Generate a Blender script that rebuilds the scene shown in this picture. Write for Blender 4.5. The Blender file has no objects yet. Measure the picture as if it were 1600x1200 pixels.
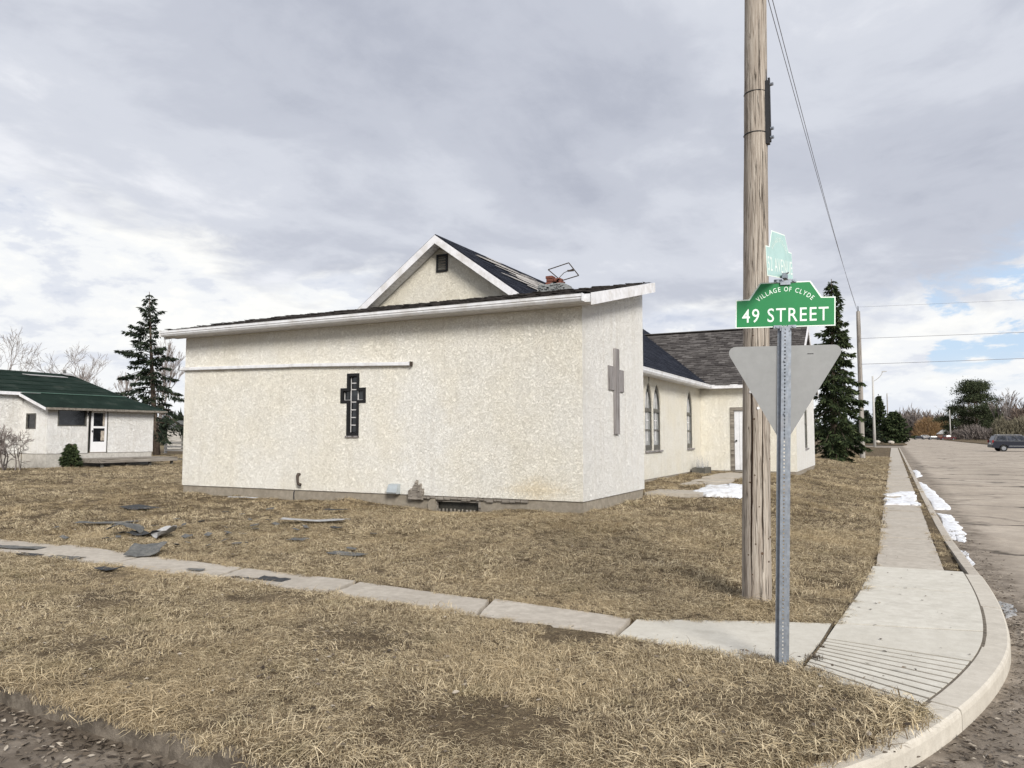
import bpy, bmesh, math, random
import numpy as np
from mathutils import Vector, Matrix, Euler, noise
R = math.radians
random.seed(7); rng = np.random.default_rng(7)
S = bpy.context.scene
COL = S.collection

# ------------------------------------------------------------------ camera
CAM_H = 1.6
cd = bpy.data.cameras.new('camera'); cam = bpy.data.objects.new('camera', cd); COL.objects.link(cam)
cd.sensor_width = 36; cd.lens = 26.55; cd.clip_start = 0.05; cd.clip_end = 6000
cam.location = (0, 0, CAM_H)
cam.rotation_euler = (R(90+3.8785), 0, R(26.706))
S.camera = cam

# ------------------------------------------------------------------ exposure
S.view_settings.view_transform = 'Standard'; S.view_settings.look = 'None'
S.view_settings.gamma = 1; S.view_settings.use_curve_mapping = False
S.view_settings.exposure = 0.95
S.cycles.max_bounces = 6; S.cycles.transparent_max_bounces = 6
S.cycles.caustics_reflective = False; S.cycles.caustics_refractive = False

SUN_AZ_VEC = Vector((0.62, -0.62, 0.52)).normalized()      # towards the sun
# ------------------------------------------------------------------ world
W = bpy.data.worlds.new('World'); S.world = W; W.use_nodes = True
def world():
    nt = W.node_tree; N = nt.nodes; L = nt.links; N.clear()
    def n(t, **k):
        x = N.new(t)
        for a, b in k.items(): setattr(x, a, b)
        return x
    def math_(op, a, b=None, c=None, clamp=False):
        m = n('ShaderNodeMath', operation=op, use_clamp=clamp)
        for i, v in enumerate((a, b, c)):
            if v is None: continue
            if isinstance(v, (int, float)): m.inputs[i].default_value = v
            else: L.new(v, m.inputs[i])
        return m.outputs[0]
    def ramp(fac, stops, interp='EASE'):
        r = n('ShaderNodeValToRGB'); r.color_ramp.interpolation = interp
        el = r.color_ramp.elements
        while len(el) < len(stops): el.new(0.5)
        for e, (p, c) in zip(el, stops):
            e.position = p; e.color = (c, c, c, 1) if isinstance(c, (int, float)) else (*c, 1)
        L.new(fac, r.inputs[0]); return r.outputs[0]
    def mix(f, a, b):
        m = n('ShaderNodeMix', data_type='RGBA')
        if isinstance(f, (int, float)): m.inputs[0].default_value = f
        else: L.new(f, m.inputs[0])
        for i, v in ((6, a), (7, b)):
            if isinstance(v, tuple): m.inputs[i].default_value = (*v, 1)
            else: L.new(v, m.inputs[i])
        return m.outputs[2]
    tc = n('ShaderNodeTexCoord')
    sep = n('ShaderNodeSeparateXYZ'); L.new(tc.outputs['Generated'], sep.inputs[0])
    X, Y, Z = sep.outputs
    zc = math_('MAXIMUM', Z, 0.0)
    den = math_('ADD', zc, 0.13)
    px = math_('DIVIDE', X, den); py = math_('DIVIDE', Y, den)
    comb = n('ShaderNodeCombineXYZ'); L.new(px, comb.inputs[0]); L.new(py, comb.inputs[1])
    def noise_(vec, scale, detail, rough, dist=0.0, off=(0, 0, 0), sc=(1, 1, 1)):
        mp = n('ShaderNodeMapping'); L.new(vec, mp.inputs[0]); mp.inputs['Location'].default_value = off
        mp.inputs['Scale'].default_value = sc
        t = n('ShaderNodeTexNoise'); L.new(mp.outputs[0], t.inputs['Vector'])
        t.inputs['Scale'].default_value = scale; t.inputs['Detail'].default_value = detail
        t.inputs['Roughness'].default_value = rough; t.inputs['Distortion'].default_value = dist
        return t.outputs['Fac']
    P = comb.outputs[0]
    big = noise_(P, 0.55, 4, 0.5, 0.4, (3.1, 1.7, 0))
    mid = noise_(P, 1.3, 7, 0.56, 0.5, (0.4, 5.2, 0), (1.0, 0.75, 1))
    fine = noise_(P, 3.6, 9, 0.62, 0.3, (7.7, 2.2, 0), (1, .8, 1))
    # angular features so that cumulus near the horizon keep their height
    D = tc.outputs['Generated']
    cum = noise_(D, 7.5, 9, 0.60, 0.35, (1.3, 0.2, 4.4), (1, 1, 2.6))
    cum2 = noise_(D, 17, 7, 0.6, 0.2, (5.3, 2.2, 1.4), (1, 1, 2.6))
    # Nishita sky
    sky = n('ShaderNodeTexSky', sky_type='NISHITA'); sky.sun_disc = False
    sky.sun_elevation = math.asin(SUN_AZ_VEC.z); sky.sun_rotation = math.atan2(SUN_AZ_VEC.x, SUN_AZ_VEC.y)
    sky.air_density = 1.0; sky.dust_density = 1.0
    ms = n('ShaderNodeVectorMath', operation='SCALE'); L.new(sky.outputs[0], ms.inputs[0]); ms.inputs['Scale'].default_value = 0.085
    blue = mix(0.75, ms.outputs[0], (0.38, 0.48, 0.62))
    # grey upper deck : soft light and dark folds
    g = math_('ADD', math_('MULTIPLY', big, 0.35), math_('ADD', math_('MULTIPLY', mid, 0.45), math_('MULTIPLY', fine, 0.20)))
    # the deck thins towards the west side (-X): brighter and more broken there
    hl = math_('SQRT', math_('ADD', math_('MULTIPLY', X, X), math_('ADD', math_('MULTIPLY', Y, Y), 1e-5)))
    ax = math_('DIVIDE', X, hl)                              # -1 west .. +1 east
    west = ramp(math_('MULTIPLY', ax, -1.0), [(0.40, 0.0), (0.95, 1.0)])
    g2 = math_('ADD', g, math_('MULTIPLY', math_('SUBTRACT', west, 0.3), 0.10))
    deck = ramp(g2, [(0.36, (0.30, 0.318, 0.372)), (0.45, (0.36, 0.378, 0.43)), (0.53, (0.43, 0.448, 0.495)), (0.62, (0.56, 0.57, 0.60))])
    # elevation (sine) with cloud-edge distortion
    el = math_('ADD', Z, math_('ADD', math_('MULTIPLY', math_('SUBTRACT', mid, 0.5), 0.26), math_('MULTIPLY', math_('SUBTRACT', cum, 0.5), 0.20)))
    # lower band: bright white cloud with grey-blue bellies
    lowg = math_('ADD', math_('ADD', math_('MULTIPLY', cum, 0.6), math_('MULTIPLY', cum2, 0.4)), math_('MULTIPLY', west, 0.05))
    low = ramp(lowg, [(0.34, (0.40, 0.43, 0.50)), (0.44, (0.49, 0.51, 0.555)), (0.52, (0.59, 0.60, 0.61)), (0.61, (0.64, 0.64, 0.625))])
    # openings of blue sky inside the lower band; more of them towards the east
    bsel = math_('ADD', math_('MULTIPLY', cum, 0.75), math_('MULTIPLY', cum2, 0.25))
    east = ramp(ax, [(0.0, 0.0), (0.30, 1.0)])
    north = ramp(ax, [(-0.35, 0.0), (0.0, 0.0)])
    thr = math_('ADD', bsel, math_('MULTIPLY', math_('SUBTRACT', 1.0, ramp(ax, [(-0.10, 0.0), (0.06, 1.0)])), 0.27))
    elm = ramp(Z, [(0.045, 0.0), (0.10, 1.0), (0.30, 1.0)])
    hole = math_('MULTIPLY', math_('SUBTRACT', 1.0, ramp(thr, [(0.49, 0.0), (0.55, 1.0)])), elm)
    low = mix(hole, low, blue)
    # pale haze close to the horizon
    low = mix(ramp(Z, [(0.0, 0.55), (0.09, 0.0)]), low, (0.56, 0.585, 0.62))
    # where the deck ends; its border is lower in the north, higher towards west
    border = math_('ADD', 0.125, math_('MULTIPLY', west, 0.12))
    border = math_('ADD', border, math_('MULTIPLY', ramp(ax, [(-0.12, 0.0), (0.18, 1.0)]), 0.055))
    t = math_('SUBTRACT', el, border)
    isdeck = ramp(math_('ADD', t, 0.5), [(0.485, 0.0), (0.555, 1.0)])
    # bright rim just below the deck border
    col = mix(isdeck, low, deck)
    bg = n('ShaderNodeBackground'); L.new(col, bg.inputs[0]); bg.inputs[1].default_value = 0.82
    out = n('ShaderNodeOutputWorld'); L.new(bg.outputs[0], out.inputs[0])
world()

# ------------------------------------------------------------------ sun (veiled by cloud)
sd = bpy.data.lights.new('sun', 'SUN'); sd.energy = 2.25; sd.angle = R(20); sd.color = (1.0, 0.955, 0.88)
sun = bpy.data.objects.new('sun', sd); COL.objects.link(sun)
sun.rotation_euler = SUN_AZ_VEC.to_track_quat('Z', 'Y').to_euler()
sun.location = (5, -20, 30)

# ================================================================== helpers
class NT:
    """tiny helper for node materials"""
    def __init__(s, name, rough=0.8, spec=0.3, metal=0.0):
        s.m = bpy.data.materials.new(name); s.m.use_nodes = True
        s.t = s.m.node_tree; s.N = s.t.nodes; s.L = s.t.links
        s.b = s.N['Principled BSDF']; s.b.inputs['Roughness'].default_value = rough
        s.b.inputs['Specular IOR Level'].default_value = spec; s.b.inputs['Metallic'].default_value = metal
        s.geo = s.N.new('ShaderNodeNewGeometry'); s.tc = s.N.new('ShaderNodeTexCoord')
    def map(s, scale=(1, 1, 1), loc=(0, 0, 0), rot=(0, 0, 0), src='pos'):
        mp = s.N.new('ShaderNodeMapping')
        s.L.new(s.geo.outputs['Position'] if src == 'pos' else s.tc.outputs['Object'], mp.inputs[0])
        mp.inputs['Scale'].default_value = scale; mp.inputs['Location'].default_value = loc; mp.inputs['Rotation'].default_value = rot
        return mp.outputs[0]
    def noise(s, nsc, detail=4, rough=0.55, dist=0, vec=None, **k):
        n = s.N.new('ShaderNodeTexNoise'); s.L.new(vec if vec is not None else s.map(**k), n.inputs['Vector'])
        n.inputs['Scale'].default_value = nsc; n.inputs['Detail'].default_value = detail
        n.inputs['Roughness'].default_value = rough; n.inputs['Distortion'].default_value = dist
        return n.outputs['Fac']
    def voro(s, nsc, feature='F1', vec=None, rnd=1.0, **k):
        n = s.N.new('ShaderNodeTexVoronoi'); n.feature = feature
        s.L.new(vec if vec is not None else s.map(**k), n.inputs['Vector']); n.inputs['Scale'].default_value = nsc
        n.inputs['Randomness'].default_value = rnd
        return n.outputs['Distance']
    def ramp(s, fac, stops, interp='LINEAR'):
        r = s.N.new('ShaderNodeValToRGB'); r.color_ramp.interpolation = interp; el = r.color_ramp.elements
        while len(el) < len(stops): el.new(0.5)
        for e, (p, c) in zip(el, stops):
            e.position = p; e.color = (c, c, c, 1) if isinstance(c, (int, float)) else (*c, 1)
        s.L.new(fac, r.inputs[0]); return r.outputs[0]
    def mix(s, f, a, b, mode='MIX'):
        m = s.N.new('ShaderNodeMix'); m.data_type = 'RGBA'; m.blend_type = mode
        if isinstance(f, (int, float)): m.inputs[0].default_value = f
        else: s.L.new(f, m.inputs[0])
        for i, v in ((6, a), (7, b)):
            if isinstance(v, tuple): m.inputs[i].default_value = (*v, 1)
            else: s.L.new(v, m.inputs[i])
        return m.outputs[2]
    def math(s, op, a, b=None, clamp=False):
        m = s.N.new('ShaderNodeMath'); m.operation = op; m.use_clamp = clamp
        for i, v in enumerate((a, b)):
            if v is None: continue
            if isinstance(v, (int, float)): m.inputs[i].default_value = v
            else: s.L.new(v, m.inputs[i])
        return m.outputs[0]
    def col(s, c):
        if isinstance(c, tuple): s.b.inputs['Base Color'].default_value = (*c, 1)
        else: s.L.new(c, s.b.inputs['Base Color'])
        return s
    def rough(s, f): s.L.new(f, s.b.inputs['Roughness']); return s
    def bump(s, h, dist=0.01, strength=1.0):
        b = s.N.new('ShaderNodeBump'); s.L.new(h, b.inputs['Height']); b.inputs['Distance'].default_value = dist
        b.inputs['Strength'].default_value = strength; s.L.new(b.outputs[0], s.b.inputs['Normal']); return s
    def island(s): return s.geo.outputs['Random Per Island']
    def objrand(s):
        o = s.N.new('ShaderNodeObjectInfo'); return o.outputs['Random']
    def xyz(s, src='pos'):
        p = s.N.new('ShaderNodeSeparateXYZ'); s.L.new(s.geo.outputs['Position'] if src == 'pos' else s.tc.outputs['Object'], p.inputs[0]); return p.outputs
    def translucent(s, amt, colr):
        tr = s.N.new('ShaderNodeBsdfTranslucent')
        if isinstance(colr, tuple): tr.inputs[0].default_value = (*colr, 1)
        else: s.L.new(colr, tr.inputs[0])
        mx = s.N.new('ShaderNodeMixShader'); mx.inputs[0].default_value = amt
        s.L.new(s.b.outputs[0], mx.inputs[1]); s.L.new(tr.outputs[0], mx.inputs[2])
        s.L.new(mx.outputs[0], s.N['Material Output'].inputs[0]); return s

def tag(o, label=None, cat=None, group=None, kind=None):
    if label: o['label'] = label
    if cat: o['category'] = cat
    if group: o['group'] = group
    if kind: o['kind'] = kind
    return o
def empty(name, loc=(0, 0, 0), rz=0, parent=None):
    o = bpy.data.objects.new(name, None); o.location = loc; o.rotation_euler = (0, 0, rz); COL.objects.link(o)
    o.empty_display_size = 0.2
    if parent: o.parent = parent
    return o
def copy_tree(o, parent=None):
    c = o.copy(); COL.objects.link(c); c.parent = parent
    for ch in list(o.children): copy_tree(ch, c)
    return c

class MB:
    def __init__(s): s.v = []; s.f = []; s.mi = []
    def add(s, vs, fs, mi=0):
        b = len(s.v); s.v.extend([tuple(p) for p in vs]); s.f.extend([tuple(b+i for i in f) for f in fs]); s.mi.extend([mi]*len(fs)); return s
    def box(s, x0, y0, z0, x1, y1, z1, M=None, mi=0):
        vs = [Vector(p) for p in ((x0,y0,z0),(x1,y0,z0),(x1,y1,z0),(x0,y1,z0),(x0,y0,z1),(x1,y0,z1),(x1,y1,z1),(x0,y1,z1))]
        if M is not None: vs = [M @ p for p in vs]
        return s.add(vs, [(0,3,2,1),(4,5,6,7),(0,1,5,4),(1,2,6,5),(2,3,7,6),(3,0,4,7)], mi)
    def beam(s, a, b, w, h, up=(0, 0, 1), mi=0, w2=None, h2=None):
        """rectangular bar from a to b; w along side, h along up"""
        a = Vector(a); b = Vector(b); d = (b-a).normalized(); up = Vector(up); si = d.cross(up).normalized(); u = si.cross(d)
        w2 = w if w2 is None else w2; h2 = h if h2 is None else h2
        vs = []
        for p, ww, hh in ((a, w, h), (b, w2, h2)):
            for i, j in ((-1,-1),(1,-1),(1,1),(-1,1)): vs.append(p + si*ww/2*i + u*hh/2*j)
        return s.add(vs, [(0,1,2,3),(7,6,5,4),(0,4,5,1),(1,5,6,2),(2,6,7,3),(3,7,4,0)], mi)
    def tube(s, pts, rad, n=6, cap=True, mi=0):
        pts = [Vector(p) for p in pts]; m = len(pts)
        if isinstance(rad, (int, float)): rad = [rad]*m
        b0 = len(s.v); vs = []; fs = []
        prev = None
        for i, p in enumerate(pts):
            d = (pts[min(i+1, m-1)] - pts[max(i-1, 0)])
            if d.length < 1e-9: d = Vector((0, 0, 1))
            d.normalize()
            ref = prev if prev is not None else (Vector((1, 0, 0)) if abs(d.x) < .9 else Vector((0, 1, 0)))
            si = (ref - d*ref.dot(d)).normalized(); u = d.cross(si); prev = si
            for k in range(n):
                a = 2*math.pi*k/n; vs.append(p + (si*math.cos(a) + u*math.sin(a))*rad[i])
        for i in range(m-1):
            for k in range(n):
                a = i*n+k; b = i*n+(k+1) % n; fs.append((a, b, b+n, a+n))
        if cap: fs.append(tuple(range(n-1, -1, -1))); fs.append(tuple((m-1)*n+k for k in range(n)))
        return s.add(vs, fs, mi)
    def prism(s, poly, vec, mi=0):
        """closed polygon (3D points) extruded by vec"""
        n = len(poly); P = [Vector(p) for p in poly]; V = Vector(vec)
        vs = P + [p+V for p in P]
        fs = [tuple(range(n-1, -1, -1)), tuple(range(n, 2*n))] + [(i, (i+1) % n, n+(i+1) % n, n+i) for i in range(n)]
        return s.add(vs, fs, mi)
    def quad(s, a, b, c, d, mi=0): return s.add([a, b, c, d], [(0, 1, 2, 3)], mi)
    def cyl(s, c, r, h, axis='z', n=16, r2=None, mi=0):
        c = Vector(c); d = {'x': Vector((1,0,0)), 'y': Vector((0,1,0)), 'z': Vector((0,0,1))}[axis]
        return s.tube([c, c+d*h], [r, r if r2 is None else r2], n, True, mi)
    def build(s, name, mats, parent=None, smooth=False, bevel=0, recalc=True, mesh=None):
        me = bpy.data.meshes.new(name); me.from_pydata(s.v, [], s.f)
        if not isinstance(mats, (list, tuple)): mats = [mats]
        for m in mats: me.materials.append(m)
        if len(mats) > 1: me.polygons.foreach_set('material_index', s.mi)
        if recalc or bevel:
            bm = bmesh.new(); bm.from_mesh(me)
            if recalc: bmesh.ops.recalc_face_normals(bm, faces=bm.faces)
            if bevel:
                es = [e for e in bm.edges if len(e.link_faces) == 2 and e.calc_face_angle(0) > 0.5]
                bmesh.ops.bevel(bm, geom=es, offset=bevel, segments=2, affect='EDGES', clamp_overlap=True)
            bm.to_mesh(me); bm.free()
        if smooth: me.polygons.foreach_set('use_smooth', [True]*len(me.polygons))
        me.update()
        o = bpy.data.objects.new(name, me); COL.objects.link(o)
        if parent: o.parent = parent
        return o
def np_mesh(name, V, F, mats, parent=None, smooth=False):
    """V (n,3) ; F (m,k) of one size k"""
    me = bpy.data.meshes.new(name); V = np.asarray(V, dtype=np.float32); F = np.asarray(F, dtype=np.int32)
    me.vertices.add(len(V)); me.vertices.foreach_set('co', V.ravel())
    me.loops.add(F.size); me.loops.foreach_set('vertex_index', F.ravel())
    me.polygons.add(len(F)); me.polygons.foreach_set('loop_start', np.arange(len(F), dtype=np.int32)*F.shape[1])
    me.polygons.foreach_set('loop_total', np.full(len(F), F.shape[1], dtype=np.int32))
    if not isinstance(mats, (list, tuple)): mats = [mats]
    for m in mats: me.materials.append(m)
    me.update(calc_edges=True); me.validate()
    if smooth: me.polygons.foreach_set('use_smooth', np.ones(len(F), dtype=bool))
    o = bpy.data.objects.new(name, me); COL.objects.link(o)
    if parent: o.parent = parent
    return o
def sm(t): t = max(0.0, min(1.0, t)); return t*t*(3-2*t)
def fbm(x, y, s=1.0, o=3):
    return noise.fractal(Vector((x*s, y*s, 3.7)), 1.0, 2.0, o)

# ================================================================== materials
def M_ground():
    n = NT('dry_turf', 0.95, 0.1)
    a = n.noise(1.1, 6, 0.65); b = n.noise(11, 5, 0.7); c = n.noise(45, 3, 0.7)
    base = n.ramp(a, [(0.3, (0.07, 0.05, 0.033)), (0.5, (0.12, 0.09, 0.058)), (0.68, (0.20, 0.155, 0.10))])
    base = n.mix(n.ramp(b, [(0.35, 0.75), (0.6, 0.0)]), base, (0.07, 0.052, 0.033))
    base = n.mix(n.ramp(c, [(0.5, 0.0), (0.7, 0.55)]), base, (0.33, 0.265, 0.16))
    n.col(base).bump(n.math('ADD', b, n.math('MULTIPLY', c, .5)), 0.05, 1.0); return n.m
def M_grass():
    n = NT('dead_grass', 0.85, 0.15)
    r = n.objrand(); i = n.island(); a = n.noise(0.55, 5, 0.6); b = n.noise(3.2, 4, 0.6)
    c = n.ramp(i, [(0.0, (0.06, 0.042, 0.027)), (0.30, (0.20, 0.15, 0.095)), (0.6, (0.46, 0.375, 0.24)), (1.0, (0.82, 0.70, 0.49))])
    c = n.mix(n.ramp(n.math('ADD', b, n.math('MULTIPLY', r, .12)), [(0.36, 0.45), (0.54, 0.0)]), c, (0.17, 0.13, 0.088))
    c = n.mix(n.ramp(a, [(0.48, 0.0), (0.64, 0.5)]), c, (0.50, 0.395, 0.245))
    g = n.noise(1.7, 3, 0.6, loc=(9, 4, 0))
    c = n.mix(n.ramp(g, [(0.58, 0.0), (0.72, 0.25)]), c, (0.17, 0.155, 0.07))
    n.col(c); n.translucent(0.18, c); return n.m
def M_stucco(name, warm=1.0, base=(0.80, 0.74, 0.60), white=(0.82, 0.81, 0.78), front=False, scale=1.0, pw=0.0):
    n = NT(name, 0.9, 0.15)
    v = n.noise(12.5*scale, 6, 0.66, 2.6, scale=(1, 1, 1.25))
    v2 = n.noise(30*scale, 4, 0.6, 1.2)
    ridge = n.math('ABSOLUTE', n.math('SUBTRACT', v, 0.5))
    crack = n.ramp(ridge, [(0.0, 0.0), (0.014, 0.6), (0.045, 1.0)])
    big = n.noise(0.8, 5, 0.6); med = n.noise(3.0, 5, 0.65, loc=(3, 8, 2))
    c = n.mix(n.ramp(big, [(0.40, 0.0), (0.62, 0.7)]), base, white)
    c = n.mix(n.ramp(med, [(0.5, 0.0), (0.75, 0.15)]), c, (0.68, 0.62, 0.50))
    if front:
        x, y, z = n.xyz()
        # repainted pale strip between the cross window and the corner
        st = n.math('ABSOLUTE', n.math('SUBTRACT', n.math('ADD', x, n.math('MULTIPLY', med, 1.0)), -7.75))
        f = n.math('MULTIPLY', n.ramp(st, [(0.25, 0.45), (0.75, 0.0)]), n.ramp(n.math('MULTIPLY', z, .25), [(0.62, 1.0), (0.80, 0.0)]))
        c = n.mix(f, c, (0.88, 0.885, 0.88))
        rx = n.math('ABSOLUTE', n.math('SUBTRACT', x, -5.75)); rz = n.math('ABSOLUTE', n.math('SUBTRACT', z, 0.62))
        rr = n.math('ADD', n.math('MULTIPLY', rx, .9), n.math('ADD', n.math('MULTIPLY', rz, 2.4), n.math('MULTIPLY', n.math('SUBTRACT', v2, .5), 1.4)))
        c = n.mix(n.ramp(rr, [(0.1, 0.45), (0.8, 0.0)]), c, (0.74, 0.58, 0.32))
    drip = n.noise(5.0, 4, 0.6, scale=(1, 1, 0.07), loc=(2, 3, 1)); c = n.mix(n.ramp(drip, [(0.52, 0.0), (0.72, 0.22)]), c, (0.55, 0.50, 0.41))
    c = n.mix(n.math('SUBTRACT', 1.0, crack), c, n.mix(0.40, c, (0.36, 0.31, 0.23)))
    speck = n.ramp(n.noise(14*scale, 3, 0.7, loc=(5, 1, 9)), [(0.70, 0.0), (0.76, 0.6)])
    c = n.mix(speck, c, (0.38, 0.31, 0.20))
    n.col(c)
    h = n.math('ADD', n.math('MULTIPLY', crack, 0.9), n.math('ADD', n.math('MULTIPLY', v, 1.3), n.math('MULTIPLY', v2, 0.5)))
    n.bump(h, 0.02, 0.75); return n.m
def M_conc(name, c1, c2, c3, bumpd=0.004, stain=0.5):
    n = NT(name, 0.9, 0.2)
    a = n.noise(1.3, 6, 0.65); b = n.noise(9, 6, 0.7); f = n.noise(120, 3, 0.6); r = n.objrand()
    c = n.mix(n.ramp(a, [(0.35, 0.0), (0.65, 1.0)]), c1, c2)
    c = n.mix(n.ramp(b, [(0.42, stain), (0.6, 0.0)]), c, c3)
    c = n.mix(n.ramp(f, [(0.55, 0.0), (0.72, 0.35)]), c, (c3[0]*.55, c3[1]*.55, c3[2]*.55))
    c = n.mix(n.math('MULTIPLY', r, 0.30), c, c3)
    st = n.noise(2.6, 6, 0.75, 0.6, loc=(7, 7, 1)); c = n.mix(n.ramp(st, [(0.54, 0.0), (0.70, stain*.8)]), c, tuple(v*.72 for v in c3))
    n.col(c).bump(n.math('ADD', b, n.math('MULTIPLY', f, .6)), bumpd, 0.8); return n.m
def M_road():
    n = NT('old_asphalt', 0.92, 0.15)
    a = n.noise(0.35, 6, 0.6); b = n.noise(4, 6, 0.7, scale=(1, .6, 1)); f = n.noise(90, 3, 0.7)
    c = n.ramp(a, [(0.35, (0.35, 0.30, 0.245)), (0.52, (0.44, 0.38, 0.312)), (0.7, (0.52, 0.455, 0.38))])
    c = n.mix(n.ramp(b, [(0.42, 0.35), (0.6, 0)]), c, (0.25, 0.22, 0.19))
    c = n.mix(n.ramp(f, [(0.52, 0.0), (0.7, 0.5)]), c, (0.17, 0.145, 0.12))
    c = n.mix(n.ramp(n.noise(160, 2, 0.5, loc=(4, 4, 4)), [(0.62, 0.0), (0.72, 0.5)]), c, (0.48, 0.43, 0.37))
    # cracks: long ones running across the street and a wandering net
    x, y, z = n.xyz()
    w = n.math('ADD', y, n.math('MULTIPLY', n.noise(0.5, 5, 0.6, loc=(2, 0, 0)), 3.4))
    fr = n.math('ABSOLUTE', n.math('SUBTRACT', n.math('FRACT', n.math('DIVIDE', w, 4.3)), 0.5))
    wid = n.noise(0.9, 3, 0.6, loc=(1, 7, 0))
    cr = n.math('MULTIPLY', n.ramp(fr, [(0.0, 1.0), (0.02, 0.85), (0.045, 0.0)]), n.ramp(wid, [(0.38, 0.0), (0.54, 1.0)]))
    vec = n.map(scale=(.16, .13, 1)); dd = n.N.new('ShaderNodeMix'); dd.data_type = 'VECTOR'
    nn = n.N.new('ShaderNodeTexNoise'); n.L.new(n.map(), nn.inputs['Vector']); nn.inputs['Scale'].default_value = 0.8; nn.inputs['Detail'].default_value = 5
    dd.inputs[0].default_value = 0.22; n.L.new(vec, dd.inputs[4]); n.L.new(nn.outputs['Color'], dd.inputs[5])
    vd = n.voro(1.4, 'DISTANCE_TO_EDGE', vec=dd.outputs[1])
    cr2 = n.math('MULTIPLY', n.ramp(vd, [(0.0, 0.9), (0.009, 0.6), (0.022, 0.0)]), n.ramp(n.noise(0.3, 3, 0.6, loc=(6, 1, 0)), [(0.45, 0.0), (0.6, 1.0)]))
    crk = n.math('MAXIMUM', cr, cr2)
    c = n.mix(crk, c, (0.055, 0.048, 0.042))
    # silt and tar-dark dirt in the gutter
    gx = n.math('ADD', x, n.math('MULTIPLY', n.math('SUBTRACT', n.noise(1.6, 5, 0.7, loc=(3, 3, 1)), .5), 0.9))
    gut = n.ramp(n.math('MULTIPLY', gx, .25), [(0.30, 0.9), (0.40, 0.0)])
    c = n.mix(n.math('MULTIPLY', gut, n.ramp(n.noise(3.5, 5, 0.7, loc=(8, 3, 1)), [(0.38, 1.0), (0.62, 0.25)])), c, (0.14, 0.115, 0.09))
    # the avenue side of the corner is muddy
    mud = n.math('MULTIPLY', n.ramp(n.math('ADD', n.math('MULTIPLY', y, .1), n.math('MULTIPLY', n.math('SUBTRACT', b, .5), .25)), [(0.50, 1.0), (0.62, 0.0)]), n.ramp(n.math('ADD', n.math('MULTIPLY', x, .25), .5), [(0.5, 1.0), (0.78, 0.0)]))
    c = n.mix(n.math('MULTIPLY', mud, n.ramp(n.noise(2.2, 5, .65, loc=(1, 9, 3)), [(0.40, 1.0), (0.60, 0.35)])), c, (0.125, 0.102, 0.08))
    h = n.math('SUBTRACT', n.math('ADD', n.math('MULTIPLY', f, 0.5), b), n.math('MULTIPLY', crk, 1.5))
    n.col(c).bump(h, 0.012, 0.8)
    return n.m
def M_simple(name, c, rough=0.7, spec=0.3, metal=0.0, var=0.15, scale=12, bump=0.0, dirt=None, dirt_amt=0.5):
    n = NT(name, rough, spec, metal)
    a = n.noise(scale, 5, 0.65)
    dk = tuple(v*(1-var) for v in c); lt = tuple(min(1, v*(1+var)) for v in c)
    cc = n.ramp(a, [(0.35, dk), (0.65, lt)])
    if dirt: cc = n.mix(n.ramp(n.noise(scale*.35, 6, 0.7, loc=(4, 2, 7)), [(0.48, 0.0), (0.66, dirt_amt)]), cc, dirt)
    n.col(cc)
    if bump: n.bump(a, bump, 1.0)
    return n.m
def M_wood(name, c1, c2, c3, scale=1.0, axis='z'):
    n = NT(name, 0.85, 0.2)
    sc = {'z': (1, 1, 0.045), 'y': (1, 0.045, 1), 'x': (0.045, 1, 1)}[axis]
    g = n.noise(38*scale, 6, 0.68, 0.6, scale=sc, src='obj'); g2 = n.noise(9*scale, 5, 0.6, 0.5, scale=sc, src='obj', loc=(3, 1, 5)); k = n.noise(2.3, 5, 0.6, src='obj')
    c = n.ramp(g, [(0.30, c3), (0.45, c1), (0.62, c2)])
    c = n.mix(n.ramp(g2, [(0.36, 0.6), (0.52, 0.0)]), c, c3)
    c = n.mix(n.ramp(k, [(0.45, 0.0), (0.7, 0.4)]), c, c1)
    # drying checks: dark thin vertical lines
    ck = n.noise(16*scale, 3, 0.5, 0.2, scale=tuple(v*.5 if v < 1 else v for v in sc), src='obj', loc=(8, 8, 1))
    chk = n.ramp(n.math('ABSOLUTE', n.math('SUBTRACT', ck, .5)), [(0.0, 1.0), (0.012, 0.5), (0.022, 0.0)])
    c = n.mix(n.math('MULTIPLY', chk, n.ramp(k, [(0.4, 0.2), (0.6, 1.0)])), c, (0.045, 0.032, 0.022))
    n.col(c).bump(n.math('SUBTRACT', g, n.math('MULTIPLY', chk, 1.5)), 0.006, 1.0); return n.m
def M_shingle(name, c1, c2, c3, streak=None):
    n = NT(name, 0.95, 0.15)
    i = n.island(); f = n.noise(60, 3, 0.7); b = n.noise(1.6, 5, 0.6)
    c = n.ramp(i, [(0.0, c1), (0.5, c2), (1.0, c3)])
    c = n.mix(n.ramp(f, [(0.45, 0.0), (0.65, 0.4)]), c, tuple(v*.5 for v in c1))
    c = n.mix(n.ramp(b, [(0.45, 0.0), (0.65, 0.35)]), c, c3)
    n.col(c).bump(f, 0.004, 0.8); return n.m

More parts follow.
